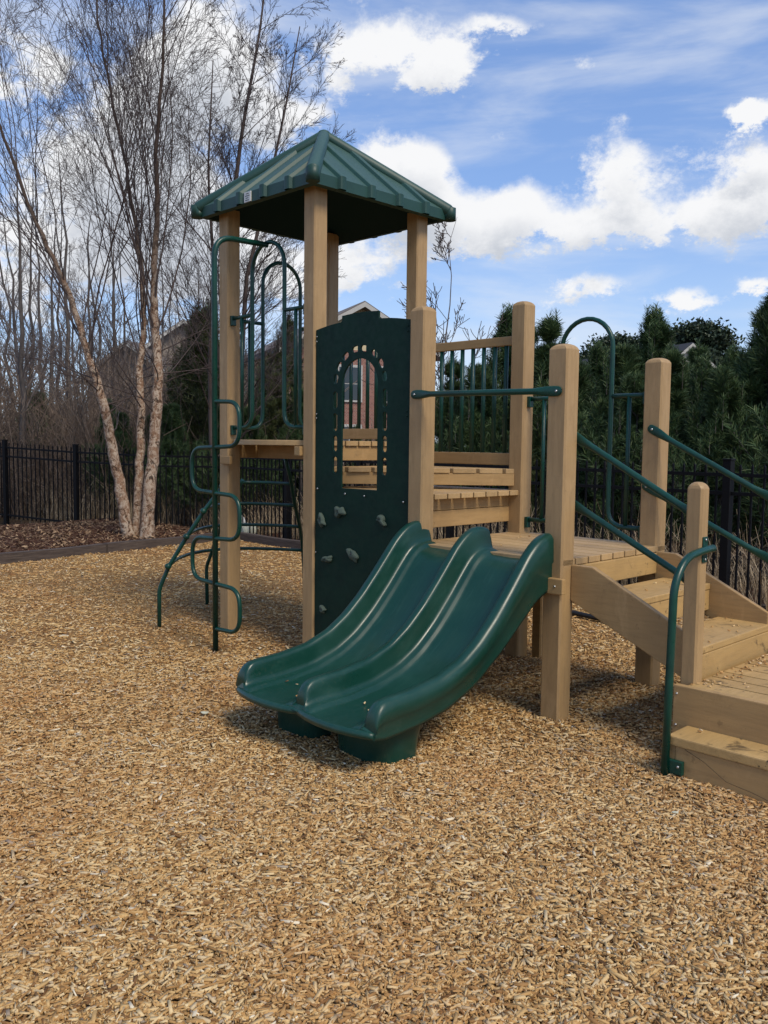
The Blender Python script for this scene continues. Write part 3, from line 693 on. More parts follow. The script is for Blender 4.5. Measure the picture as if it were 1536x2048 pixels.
# loose chips: individual slivers, dense near the camera
def chips():
    P=[]
    def band(y0,y1,dens,marg,sc):
        n=int(dens*(y1-y0)*((y0+y1)/2*.9+2*marg)); y=rng.uniform(y0,y1,n); hw=y*.45+marg; x=rng.uniform(-1,1,n)*hw
        P.append(np.stack([x,y,np.full(n,sc)],1))
    band(1.7,3.2,14500,.4,1.0); band(3.2,4.6,9000,.45,1.02); band(4.6,6.5,3800,.5,1.12); band(6.5,9.5,1100,.6,1.3); band(9.5,14.5,420,.5,1.5)
    P=np.concatenate(P); a,b=in_bed(P[:,0],P[:,1]); 
    c1=(P[:,0]-CORN[0])*N1[0]+(P[:,1]-CORN[1])*N1[1]; c2=(P[:,0]-CORN[0])*N2[0]+(P[:,1]-CORN[1])*N2[1]
    ed=np.exp(-np.maximum(np.minimum(-c1,-c2),0)*6)
    P=P[(c1<-.06)&(c2<-.06)]; n=len(P)
    ln=rng.lognormal(math.log(.0082),.58,n)*P[:,2]; ln=np.clip(ln,.003,.034); wd=np.minimum(ln*rng.uniform(.10,.50,n),.0056*P[:,2]); thin=rng.random(n)<.22; wd=np.where(thin,np.maximum(wd*.4,.0009),wd); ln=np.where(thin,ln*1.25,ln); th=rng.uniform(.001,.0035,n)*P[:,2]
    yaw=rng.uniform(0,math.pi*2,n); pit=rng.normal(0,.17,n); rol=rng.normal(0,.24,n)
    cy,sy,cp,sp,cr,sr=np.cos(yaw),np.sin(yaw),np.cos(pit),np.sin(pit),np.cos(rol),np.sin(rol)
    ex=np.stack([cy*cp,sy*cp,sp],1); ey=np.stack([-sy*cr+cy*sp*-sr,cy*cr+sy*sp*-sr,sr*cp],1); ez_=np.cross(ex,ey)
    z=bedz(P[:,0],P[:,1])+rng.uniform(.001,.014,n)
    # a few chips kicked up onto the landing, treads, deck and slide exit
    ca,sa=math.cos(ANG),math.sin(ANG); ex_=[(4.2,5.0,-.08,.9,.387,22),(4.2,5.0,-.34,-.16,.199,5),(3.45,3.70,.1,1.0,.744,8),(3.8,4.07,.1,1.0,.542,16),(2.3,3.2,0,1.0,.940,12),(2.30,2.64,-1.44,-1.2,.252,3),(2.80,3.14,-1.44,-1.2,.252,4),(4.12,4.22,-.1,1.0,.387,60)]; i0=0
    for xa,xb,ya,yb,zz_,nn in ex_:
        lx=rng.uniform(xa,xb,nn); ly=rng.uniform(ya,yb,nn); P[i0:i0+nn,0]=OX+lx*ca-ly*sa; P[i0:i0+nn,1]=OY+lx*sa+ly*ca; z[i0:i0+nn]=zz_+.004; pit[i0:i0+nn]*=0; ln[i0:i0+nn]=.009; wd[i0:i0+nn]=.003; i0+=nn
    c=np.stack([P[:,0],P[:,1],z],1)
    tp=rng.uniform(.35,1.0,n); sk=rng.uniform(-.35,.35,n)
    vs=[]
    for sx,sy_,sz in ((-1,-1,-1),(1,-1,-1),(1,1,-1),(-1,1,-1),(-1,-1,1),(1,-1,1),(1,1,1),(-1,1,1)):
        wv=wd*(tp if sx>0 else 1); vs.append(c+ex*(sx*ln*(1+sk*sy_*.4))[:,None]+ey*(sy_*wv)[:,None]+ez_*(sz*th)[:,None])
    V=np.stack(vs,1).reshape(-1,3)
    base=(np.arange(n)*8)[:,None]; q=np.array([[4,5,6,7],[0,1,5,4],[1,2,6,5],[2,3,7,6],[3,0,4,7]])
    F=(base[:,:,None]+q[None]).reshape(-1,4)
    me=bpy.data.meshes.new('wood_chips'); me.vertices.add(len(V)); me.vertices.foreach_set('co',V.astype(np.float32).ravel())
    me.loops.add(F.size); me.loops.foreach_set('vertex_index',F.astype(np.int32).ravel()); me.polygons.add(len(F)); me.polygons.foreach_set('loop_start',np.arange(0,F.size,4,dtype=np.int32)); me.polygons.foreach_set('loop_total',np.full(len(F),4,dtype=np.int32))
    at=me.attributes.new('tone','FLOAT','FACE'); tone=np.clip(rng.beta(1.7,1.35,n),0,.9); odd=rng.random(n); tone=np.where(odd<.045,rng.uniform(.92,1.0,n),tone); tone=np.where(odd>.995,1.0,tone)
    at.data.foreach_set('value',np.repeat(tone,5).astype(np.float32)); me.materials.append(M['chip']); me.update(calc_edges=True); me.validate()
    o=bpy.data.objects.new('wood_chips',me); col.objects.link(o); tag(o,'tan and orange shredded wood chips covering the playground floor','wood chips',kind='stuff')
chips()

# timber edging
def litter():
    n=30000; t=rng.uniform(0,15,n); u=rng.uniform(.12,3.0,n)**1.0; B=CORN+D1*t[:,None]+N1*u[:,None]; h=.13*np.sin(np.minimum(1,u/3.2*1.6)*math.pi/2)+.02
    a=rng.uniform(0,6.28,n); l=rng.uniform(.012,.05,n); d=np.stack([np.cos(a),np.sin(a),rng.normal(0,.35,n)],1)*l[:,None]; s_=np.stack([-np.sin(a),np.cos(a),rng.normal(0,.3,n)],1)*(l*rng.uniform(.06,.4,n))[:,None]; c=np.stack([B[:,0],B[:,1],h+rng.uniform(0,.035,n)],1)
    tb=TB(); tb.quads(np.stack([c-d-s_*.4,c-d*.2+s_,c+d+s_*.3,c+d*.1-s_],1)); o=tb.build('leaf_litter',M['litter'],None,False); tag(o,'brown leaf and pine straw litter on the bank at far left','leaf litter',kind='stuff')
def timber(o,d,ln,label):
    ang=math.atan2(d[1],d[0]); m=MB(); t=empty('timber_edging',(float(o[0]),float(o[1]),0),ang,label,'timber edging','timbers edging the play area'); x=0
    while x<ln:
        l=min(2.4,ln-x); b=bmesh.new(); bmesh.ops.create_cube(b,size=1)
        for v in b.verts: v.co=Vector((x+l/2+v.co.x*(l-.006),v.co.y*.135,.045+v.co.z*.15))
        bmesh.ops.subdivide_edges(b,edges=[e for e in b.edges if abs((e.verts[0].co-e.verts[1].co).x)>1],cuts=10)
        bmesh.ops.bevel(b,geom=[e for e in b.edges if e.is_manifold and e.calc_face_angle(0)>.5],offset=.012,segments=2,affect='EDGES')
        for v in b.verts: v.co+=Vector((0,.008*math.sin(v.co.x*2.1),.006*math.sin(v.co.x*3.3+1)))
        MB().bm(b).build('timber',M['timber'],t); x+=l
timber(CORN+D1*.05,D1,16,'weathered timber edging curving left below the birch'); timber(CORN+D2*.09,D2,15,'weathered timber edging seen under the tower deck')

# ------------------------------------------------------------------ fence
def fence(pts,labels,group,gz,H=1.5):
    t=empty('picket_fence',(pts[0][0],pts[0][1],0),0,labels,'fence',group); o=Vector((pts[0][0],pts[0][1],0))
    for i,p in enumerate(pts):
        z=gz[i]; w_=.038; q=Vector((p[0],p[1],z))-o
        d=Vector((pts[min(i+1,len(pts)-1)][0]-pts[max(i-1,0)][0],pts[min(i+1,len(pts)-1)][1]-pts[max(i-1,0)][1],0)); ang=math.atan2(d.y,d.x)
        m=MB(); m.box((q.x-w_,q.y-w_,q.z-.1),(q.x+w_,q.y+w_,q.z+H+.03),.003,ang); m.box((q.x-w_-.006,q.y-w_-.006,q.z+H+.031),(q.x+w_+.006,q.y+w_+.006,q.z+H+.05),.004,ang); m.build('fence_post',M['fence'],t)
        if i==len(pts)-1: break
        p2=pts[i+1]; z2=gz[i+1]; A_=Vector((p[0],p[1],z))-o; B_=Vector((p2[0],p2[1],z2))-o; ln=(B_-A_).length; n=int(round(ln/.113)); m=MB()
        dd=(B_-A_); dz=dd.z; ang=math.atan2(dd.y,dd.x)
        nrm=Vector((-dd.y,dd.x,0)).normalized(); u=Vector((dd.x,dd.y,0)).normalized()
        for kx in range(1,n):
            c=A_+dd*(kx/n); h=.0085
            V=[c+u*sx*h+nrm*sy*h+Vector((0,0,zc)) for zc in (.04,H-.02) for sx,sy in ((-1,-1),(1,-1),(1,1),(-1,1))]+[c+Vector((0,0,H+.005))]
            m.addraw(V,[(0,1,5,4),(1,2,6,5),(2,3,7,6),(3,0,4,7),(4,5,8),(5,6,8),(6,7,8),(7,4,8),(3,2,1,0)])
        for zr in (.10,H-.27,H-.10):
            h=.016; V=[c+nrm*sy*.0155+Vector((0,0,zr+sz*h)) for c in (A_,B_) for sy,sz in ((-1,-1),(1,-1),(1,1),(-1,1))]
            m.addraw(V,[(0,1,5,4),(1,2,6,5),(2,3,7,6),(3,0,4,7)])
        m.build('fence_panel',M['fence'],t)
    return t
fl=[(-12.3,19.28),(-10.63,18.47),(-8.95,17.65),(-7.30,16.84),(-5.655,16.03),(-4.01,15.23),(-2.60,14.98)]
fence(fl,'black metal picket fence on the straw bank behind the birch','black picket fences',[.06,.06,.06,.05,-.02,-.06,-.06])
fr=[(-2.60,14.98)]+[(-2.60+(i*1.83-.15)*.642,14.98-(i*1.83-.15)*.7666) for i in range(1,8)]
fence(fr,'black metal picket fence in front of the young pines','black picket fences',[-.06]*len(fr))

# ------------------------------------------------------------------ vegetation generators
class TB:
    """fast tube batch"""
    def __init__(s): s.V=[]; s.F=[]; s.n=0
    def tube(s,P,r,k=4):
        P=np.asarray(P,float); n=len(P); T=np.gradient(P,axis=0); T/=np.linalg.norm(T,axis=1)[:,None]+1e-9
        ref=np.array([.31,.95,.1]) if abs(T[0,2])>.7 else np.array([0,0,1.]); u=np.cross(T,ref); u/=np.linalg.norm(u,axis=1)[:,None]+1e-9; w_=np.cross(T,u)
        a=np.arange(k)*2*math.pi/k; r=np.asarray(r)
        V=P[:,None]+r[:,None,None]*(u[:,None]*np.cos(a)[None,:,None]+w_[:,None]*np.sin(a)[None,:,None])
        i=np.arange(n-1)[:,None]*k; j=np.arange(k)[None]; j2=(j+1)%k
        F=np.stack([i+j,i+j2,i+k+j2,i+k+j],-1).reshape(-1,4)+s.n
        s.V.append(V.reshape(-1,3)); s.F.append(F); s.n+=n*k
    def quads(s,V):  # V (m,4,3)
        m=len(V); s.V.append(V.reshape(-1,3)); s.F.append(np.arange(m*4).reshape(m,4)+s.n); s.n+=m*4
    def build(s,name,mt,parent=None,smooth=True):
        V=np.concatenate(s.V).astype(np.float32); F=np.concatenate(s.F).astype(np.int32)
        me=bpy.data.meshes.new(name); me.vertices.add(len(V)); me.vertices.foreach_set('co',V.ravel()); me.loops.add(F.size); me.loops.foreach_set('vertex_index',F.ravel())
        me.polygons.add(len(F)); me.polygons.foreach_set('loop_start',np.arange(0,F.size,4,dtype=np.int32)); me.polygons.foreach_set('loop_total',np.full(len(F),4,dtype=np.int32)); me.polygons.foreach_set('use_smooth',np.full(len(F),smooth))
        me.materials.append(mt); me.update(calc_edges=True); o=bpy.data.objects.new(name,me); col.objects.link(o)
        if parent: o.parent=parent
        return o
def nrm(v): return v/(np.linalg.norm(v)+1e-9)
def branch(tb,p,d,ln,r,lvl,rg,up=.10,wob=.10,maxlvl=3,nsub=(9,7,5),ang=(.55,.7,.8),shrink=(.55,.5,.45),minr=.0022,segl=.28):
    n=max(4,int(ln/segl)) if lvl<2 else 4; n=min(n,12); P=[np.array(p,float)]; D=[nrm(np.array(d,float))]
    for i in range(n):
        dd=nrm(D[-1]+rg.normal(0,wob,3)+np.array([0,0,up])*(1 if lvl else .3)); D.append(dd); P.append(P[-1]+dd*ln/n)
    t=np.linspace(0,1,n+1); rr=np.maximum(r*(1-t*.86),minr); tb[0 if lvl==0 else 1].tube(P,rr,8 if lvl==0 else 5 if lvl==1 else 3)
    if lvl>=maxlvl: return
    for i in range(nsub[lvl]):
        t0=rg.uniform(.18 if lvl else .22,.98); x=t0*n; a=int(min(x,n-1)); q=P[a]+(P[a+1]-P[a])*(x-a); dd=D[a]
        ax=nrm(np.cross(dd,rg.normal(0,1,3))); an=ang[lvl]*rg.uniform(.7,1.25); nd=nrm(dd*math.cos(an)+ax*math.sin(an))
        branch(tb,q,nd,ln*shrink[lvl]*(1.15-t0*.6)*rg.uniform(.6,1.2),max(np.interp(x,range(n+1),rr)*.6,minr),lvl+1,rg,up,wob,maxlvl,nsub,ang,shrink,minr,segl)

litter()
# river birch clump: three leaning trunks from measured centre lines
rgb=np.random.default_rng(21); BX,BY=-3.95,13.85
birch=empty('river_birch',(BX,BY,0),0,'bare multi-trunk birch with pale peeling bark by the timber edging','tree')
A_=[(-4.04,13.8,-.06),(-4.16,13.78,.86),(-4.28,13.75,1.46),(-4.37,13.7,2.11),(-4.5,13.7,2.55),(-4.63,13.65,3.01),(-4.72,13.6,3.39),(-4.89,13.55,3.95),(-5.07,13.5,4.38),(-5.33,13.4,4.98),(-5.62,13.3,5.9),(-5.95,13.2,7.0),(-6.2,13.1,8.2)]
B_=[(-3.94,13.9,-.06),(-3.91,13.92,.94),(-3.87,13.95,1.73),(-3.88,13.95,2.38),(-3.9,13.97,2.77),(-3.84,14.,3.29),(-3.84,14.,3.8),(-3.88,14.05,4.44),(-4.04,14.1,5.33),(-4.15,14.15,6.08),(-4.4,14.2,7.2),(-4.6,14.25,8.4),(-4.7,14.3,9.4)]
C_=[(-3.76,13.8,-.06),(-3.71,13.8,.95),(-3.62,13.82,1.73),(-3.56,13.85,2.51),(-3.59,13.86,3.13),(-3.63,13.87,3.79),(-3.62,13.88,4.42),(-3.57,13.9,5.15),(-3.60,13.9,6.05),(-3.49,13.9,7.17),(-3.42,13.9,8.56),(-3.35,13.9,9.8)]
tr=TB(); cr=TB()
for pl,r_ in ((A_,.085),(B_,.068),(C_,.097)):
    P=np.array(pl)-np.array([BX,BY,0]); seg=np.linspace(0,len(P)-1,len(P)*4); PP=np.stack([np.interp(seg,range(len(P)),P[:,i]) for i in range(3)],1); PP+=rgb.normal(0,.008,PP.shape)
    t=np.linspace(0,1,len(PP)); rr=r_*(1-t)**1.15+.010; rr[0]*=1.25; rr[1]*=1.1; tr.tube(PP,rr*(1+rgb.normal(0,.03,len(rr))),12)
    nb=27
    for i in range(nb):
        t0=.20+.78*(i+rgb.random())/nb; j=int(t0*(len(PP)-2)); q=PP[j]; d0=nrm(PP[j+1]-PP[j]); az=rgb.uniform(0,2*math.pi); out=np.array([math.cos(az),math.sin(az)*.8,0]); low=t0<.36
        if low: branch((cr,cr),q,nrm(out*.95+d0*.35),rgb.uniform(1.5,2.8),.011,1,rgb,up=.02,wob=.09,maxlvl=4,nsub=(0,7,4,2),ang=(.5,.6,.65,.6),shrink=(.5,.5,.45,.5),minr=.0024)
        else: branch((cr,cr),q,nrm(out*.50+d0*1.0),(4.8-2.6*(t0-.36))*rgb.uniform(.75,1.15),max(.009,rr[j]*.26),1,rgb,up=.045,wob=.06,maxlvl=4,nsub=(0,10,6,2),ang=(.5,.62,.7,.7),shrink=(.5,.50,.42,.5),minr=.0024,segl=.34)
tr.build('trunk',M['birch'],birch); cr.build('crown',M['twig'],birch)

# slimmer leaning tree behind the tower's left post
rgd=np.random.default_rng(90); DX,DY=-2.95,16.2
slim=empty('leaning_tree',(DX,DY,0),0,'slender bare tree with long bending stems rising above the left roof corner','tree'); tr=TB(); cr=TB()
for pl,r_ in (([(0,0,-.1),(.05,0,1.5),(0,.1,3.2),(.06,0,4.6),(.14,0,5.8),(.32,0,7.2),(.62,0,8.8),(.8,0,10.2)],.075),([(.08,0,-.1),(.2,0,1.2),(.28,.1,3.0),(.4,0,4.6),(.75,0,6.0),(1.1,0,7.6),(1.35,0,9.0)],.055),([(-.1,0,-.1),(-.25,0,1.4),(-.3,.1,3.0),(-.2,0,4.8),(-.3,0,6.4),(-.2,0,8.4)],.05)):
    P=np.array(pl); seg=np.linspace(0,len(P)-1,len(P)*3); PP=np.stack([np.interp(seg,range(len(P)),P[:,i]) for i in range(3)],1); rr=r_*(1-np.linspace(0,1,len(PP)))**.9+.009; tr.tube(PP,rr,8)
    for i in range(26):
        t0=.22+.76*(i+rgd.random())/26; j=int(t0*(len(PP)-2)); q=PP[j]; d0=nrm(PP[j+1]-PP[j]); az=rgd.uniform(0,2*math.pi); out=np.array([math.cos(az),math.sin(az),0])
        branch((cr,cr),q,nrm(out*.7+d0*.8+np.array([.12,0,0])),(3.6-2.4*t0)*rgd.uniform(.7,1.15),max(.008,rr[j]*.3),1,rgd,up=.035,wob=.07,maxlvl=4,nsub=(0,9,6,3),ang=(.5,.5,.6,.6),shrink=(.5,.5,.42,.5),minr=.0026,segl=.34)
tr.build('trunk',M['twig'],slim); cr.build('crown',M['twig'],slim)

# bare forest trees: four grown kinds, then copies
def bare_tree(seed,H,r,spread,kind,mt='gbark',mt2='gtwig',ns=15):
    rg=np.random.default_rng(seed); e_=empty('bare_tree'); t1,t2=TB(),TB()
    n=12; P=np.zeros((n+1,3)); P[:,2]=np.linspace(-.1,H,n+1); P[:,0]=np.cumsum(rg.normal(0,.13*H/12,n+1)); P[:,1]=np.cumsum(rg.normal(0,.1*H/12,n+1)); P-=P[0]*np.array([1,1,0]); rr=r*(1-np.linspace(0,1,n+1)*.90)
    t1.tube(P,rr,8)
    for i in range(ns):
        t0=rg.uniform(.22,.97); x=t0*n; a=int(min(x,n-1)); q=P[a]+(P[a+1]-P[a])*(x-a); az=rg.uniform(0,2*math.pi); d=nrm(np.array([math.cos(az),math.sin(az),rg.uniform(.7,1.6)]))
        branch((t1,t2),q,d,H*spread*(1.15-t0)*rg.uniform(.6,1.1),rr[a]*.38,1,rg,up=.10,wob=.12,maxlvl=3,nsub=(0,7,4),ang=(.5,.65,.7),shrink=(.5,.5,.5),minr=.0055,segl=.6)
    t1.build('trunk',M[mt],e_); t2.build('crown',M[mt2],e_); return e_
KB=[bare_tree(31,13,.15,.34,0),bare_tree(32,15,.13,.28,1,ns=18),bare_tree(33,11,.10,.36,2),bare_tree(34,16,.17,.25,3,ns=16)]
# pines
def pine(seed,H,R0,nw,mt='needle',dens=1.0,nl=.125,candles=True):
    rg=np.random.default_rng(seed); e_=empty('pine_tree'); t1,cr_,nd=TB(),TB(),[]
    P=np.array([[0,0,-.1],[.02,0,H*.3],[0,.03,H*.6],[.02,.01,H*.85],[0,0,H]]); t1.tube(P,[.05*H/3.5,.04*H/3.5,.028*H/3.5,.015*H/3.5,.006],7)
    tips=[]
    def tuft(p,d,n,l):
        d=nrm(d); a=rg.normal(0,1,(n,3)); a-= (a@d)[:,None]*d; a/=np.linalg.norm(a,axis=1)[:,None]+1e-9
        dir_=d*rg.uniform(.55,1.1,(n,1))+a*rg.uniform(.35,.95,(n,1)); dir_/=np.linalg.norm(dir_,axis=1)[:,None]; ll=l*rg.uniform(.7,1.25,(n,1)); s=np.cross(dir_,rg.normal(0,1,(n,3))); s/=np.linalg.norm(s,axis=1)[:,None]+1e-9
        wv=s*.0042*max(1,l/.11); base=p+d*rg.uniform(-.06,.05,(n,1)); tip=base+dir_*ll; tip[:,2]-=.12*ll[:,0]
        nd.append(np.stack([base-wv,base+wv,tip+wv*.35,tip-wv*.35],1))
    for wi in range(nw):
        t=(wi+.3)/nw; z=H*(.06+.90*t); cnt=int(4+rg.integers(0,3)); rad=R0*(1-t)**.85*(.65+.75*rg.random())+.09; az0=rg.uniform(0,6.28)
        for c in range(cnt):
            az=az0+c*2*math.pi/cnt+rg.normal(0,.35); L_=rad*rg.uniform(.55,1.35); n=6; Q=[np.array([0,0,z])]; el=.25+.45*t
            for i in range(n):
                el+=.14+.16*(i>2); Q.append(Q[-1]+np.array([math.cos(az)*math.cos(el),math.sin(az)*math.cos(el),math.sin(el)])*L_/n)
            Q=np.array(Q); cr_.tube(Q,np.linspace(.012*H/3.5,.004,n+1),4)
            for i in range(2,n+1):
                dq=nrm(Q[i]-Q[i-1]); tuft(Q[i],dq,int(30*dens),nl)
                tuft((Q[i]+Q[i-1])/2,dq,int((24 if i>3 else 8)*dens),nl)
                if i<n:
                    for sgn in (-1,1):
                        sd_=nrm(dq+sgn*.8*np.array([-math.sin(az),math.cos(az),0])+np.array([0,0,.25])); l2=L_*.28*(1-i/n*.3)*rg.uniform(.7,1.2); q2=Q[i]+sd_*l2; cr_.tube(np.array([Q[i],(Q[i]+q2)/2+[0,0,-.01],q2]),[.006,.005,.004],3)
                        for f in (.4,.7,1.0): tuft(Q[i]*(1-f)+q2*f,sd_+np.array([0,0,.2]),int(22*dens),nl)
    for _ in range(26):
        t=rg.uniform(.35,.95); az=rg.uniform(0,6.28); rad=R0*(1-t)**.95*.85+.05; b0=np.array([math.cos(az)*rad,math.sin(az)*rad,H*(.06+.9*t)+rad*.35]); l3=rg.uniform(.18,.34)
        cr_.tube(np.array([b0-np.array([0,0,.12]),b0,b0+np.array([0,0,l3])]),[.007,.006,.004],3)
        for f in (.1,.4,.7,1.0): tuft(b0+np.array([rg.normal(0,.01),0,l3*f]),np.array([0,0,1.]),int(20*dens),nl*.75)
    for i in range(18): tuft(np.array([0,0,H*(.82+.0105*i)]),np.array([0,0,1.]),int(26*dens),nl*.9)
    crn=TB(); crn.quads(np.concatenate(nd))
    t1.build('trunk',M['gbark'],e_); b2=cr_.build('branches',M['gbark'],e_); crn.build('crown',M[mt],e_,False); return e_
KP=[pine(51,3.6,1.15,11),pine(52,3.4,1.0,10),pine(53,3.2,1.3,10),pine(54,4.6,1.3,12,'needle2',.8,.14)]
# far round-crowned pines
def far_pine(seed,H):
    rg=np.random.default_rng(seed); e_=empty('tall_pine'); t1,cr_=TB(),TB(); t1.tube(np.array([[0,0,-.2],[.1,0,H*.5],[0,.1,H*.95]]),[.22,.17,.05],7)
    nd=[]
    for i in range(46):
        t=rg.uniform(.0,1); z=H*(.50+.48*t); az=rg.uniform(0,6.28); rad=H*.20*math.sqrt(max(.08,1-((t-.35)/.68)**2))*rg.uniform(.45,1.05); c=np.array([math.cos(az)*rad,math.sin(az)*rad,z])
        t1.tube(np.array([[0,0,z-rad*.35],c*.6+[0,0,-.05],c]),[.06,.04,.02],4)
        n=420; p=c+rg.normal(0,1,(n,3))*np.array([.55,.55,.30])*H/11; d=rg.normal(0,1,(n,3)); d/=np.linalg.norm(d,axis=1)[:,None]; s=np.cross(d,rg.normal(0,1,(n,3))); s/=np.linalg.norm(s,axis=1)[:,None]; l=rg.uniform(.14,.32,(n,1)); wv=s*.085
        nd.append(np.stack([p-wv,p+wv,p+d*l+wv*.5,p+d*l-wv*.5],1))
    cr_.quads(np.concatenate(nd)); t1.build('trunk',M['gbark'],e_); cr_.build('crown',M['farpine'],e_,False); return e_
KF=[far_pine(61,11),far_pine(62,12)]
index_children()
used=set()
def place(src,loc,rz,sc,label,cat,group):
    o=src if src.name not in used else copy_tree(src); used.add(src.name)
    o.location=loc; o.rotation_euler=(0,0,rz); o.scale=(sc,sc,sc); tag(o,label,cat,group); return o
def pxw(x,Y): return (x-768)/1748.33*Y
# bare forest behind the left fence: pixel column, distance, kind, scale
rgp=np.random.default_rng(77)
BT_=[(-60,20,1,.9),(-20,23,0,1.0),(30,19.5,3,.85),(62,26,1,1.0),(98,30,0,1.1),(140,24,3,.95),(152,33,2,1.2),(196,29,1,.95),(232,35,3,1.0),(262,38,0,1.1),(330,31,1,.88),(352,37,2,1.2),(384,34,3,.82),(405,28,0,.80),(452,19,1,.66),(470,33,2,1.0),(505,40,0,.72),(545,44,1,.6),(5,31,2,1.3),(-110,27,3,1.0),(80,40,3,1.1),(118,44,1,1.2),(180,42,0,1.3),(215,46,3,1.1),(300,45,1,1.1),(50,36,0,1.2),(20,46,1,1.3),(165,21,2,.8),(290,50,0,1.1),(366,48,3,.9)]
TL='bare grey tree among the woodland trees behind the left fence'
for x,Y,kd,sc in BT_: place(KB[kd],(pxw(x,Y),Y,-.1),rgp.uniform(0,6.28),sc*(.60+.0060*(Y-20)),TL,'tree','bare trees of the left woodland')
# slim bare saplings behind the tower
sp=bare_tree(35,5.6,.028,.42,2,'gtwig','twig',ns=16); index_children()
place(sp,(pxw(868,13.6),13.6,-.1),1.0,.92,'thin bare sapling rising behind the tower right post','tree',None)
# young pines: pixel column, distance, kind, scale, label, group
right=[(905,14.0,1,.88),(958,13.2,2,.88),(1012,14.4,0,1.08),(1048,14.6,1,1.08),(1090,12.8,1,1.03),(1140,13.0,2,.90),(1190,14.2,0,.92),(1236,12.0,2,.93),(1300,13.8,0,1.06),(1268,11.4,2,.80),(1340,11.6,1,.86),(1400,13.0,0,.83),(1440,11.0,2,.82),(1485,12.2,1,.88),(1535,11.2,0,1.03),(1590,12.0,0,1.0),(1640,10.6,2,1.0),(1120,15.6,0,.9),(1370,15.0,2,.95),(1460,15.4,0,.95),(1245,15.2,1,.80),(880,16.5,0,.75),(1385,15.8,1,1.02),(1352,14.4,0,.86),(1222,13.6,1,.84),(1168,14.8,3,.62),(1420,11.4,1,.70),(1075,12.4,3,.5)]
rl={2:'green young pine showing between the tan slatted railing and second post',3:'young pine whose tip rises behind the tall tan post',8:'slender young pine with a candle tip rising above the right post',14:'tallest young pine at the right edge of the photo'}
for i,(x,Y,kd,sc) in enumerate(right):
    if i in rl: place(KP[kd],(pxw(x,Y),Y,-.08),rgp.uniform(0,6.28),sc,rl[i],'pine tree','young pines behind the right fence')
    else: place(KP[kd],(pxw(x,Y),Y,-.08),rgp.uniform(0,6.28),sc,'one of the crowded dark young pines behind the right fence','pine tree','young pines behind the right fence')
left=[(395,18.5,3,.98),(418,20,3,1.05),(372,19.5,3,.80),(575,19,3,.96),(555,17.5,3,.68),(498,17.0,2,.72),(600,17.2,1,.80),(530,21,0,1.0),(238,18.6,2,.70),(220,20,0,.72),(345,17.3,2,.74),(440,16.6,2,.72),(640,18.0,0,.85),(790,19,0,.55),(842,17.5,1,.68),(80,23,2,.9),(60,25,0,.85),(300,19.5,1,.66)]
ll={0:'yellowish young pine left of the tower behind the pole',3:'yellowish pine seen inside the green pipe arches',15:'small green pine among the bare trunks at far left'}
for i,(x,Y,kd,sc) in enumerate(left+[(735,24,1,.55),(712,26,0,.62),(760,22,2,.60)]):
    place(KP[kd],(pxw(x,Y),Y,-.08),rgp.uniform(0,6.28),sc,ll.get(i,'one of the small pines in the thicket behind birch and tower'),'pine tree','young pines behind the left fence')
for i,(x,Y,sc) in enumerate(((1185,62,.86),(1225,66,.90),(1265,64,.84),(1215,58,.70),(1345,66,.93),(1385,62,.94),(1420,68,.92),(1310,70,.82),(1460,72,.85),(1520,75,.9),(1165,72,.8),(1575,70,1.0),(905,75,.55),(960,72,.62),(1010,74,.6))):
    place(KF[i%2],(pxw(x,Y),Y,-1.2),i*1.3,sc,'round-crowned dark pine on the horizon beyond the right-hand houses','pine tree','distant pines on the horizon')

# undergrowth thicket, dry grass (stuff)
def thicket():
    tb=TB(); rg=np.random.default_rng(5)
    def patch(n,x0,x1,Y0,Y1,hlo,hhi,r):
        for _ in range(n):
            Y=rg.uniform(Y0,Y1); x=pxw(rg.uniform(x0,x1),Y); h=rg.uniform(hlo,hhi); d=np.array([rg.normal(0,.28),rg.normal(0,.28),1.]); k_=5; P=[np.array([x,Y,-.1])]; dd=nrm(d)
            for i in range(k_): dd=nrm(dd+rg.normal(0,.17,3)); P.append(P[-1]+dd*h/k_)
            P=np.array(P); tb.tube(P,np.linspace(r,r*.35,k_+1),3)
            for q in range(3):
                a=rg.integers(1,k_); s=P[a]; e=s+np.array([rg.normal(0,.3),rg.normal(0,.2),rg.uniform(.1,.5)])*h*.4; tb.tube(np.array([s,(s+e)/2+rg.normal(0,.03,3),e]),[r*.6,r*.45,r*.3],3)
    patch(2300,-160,440,17.8,27,1.2,3.6,.011); patch(1500,-160,520,21,34,2.5,5.2,.016); patch(500,440,900,16.5,26,.8,2.6,.010); patch(420,860,1600,13,18,.6,1.8,.009)
    o=tb.build('undergrowth',M['thick'],None); tag(o,'tangled brown bare undergrowth behind the fences','undergrowth',kind='stuff')
thicket()
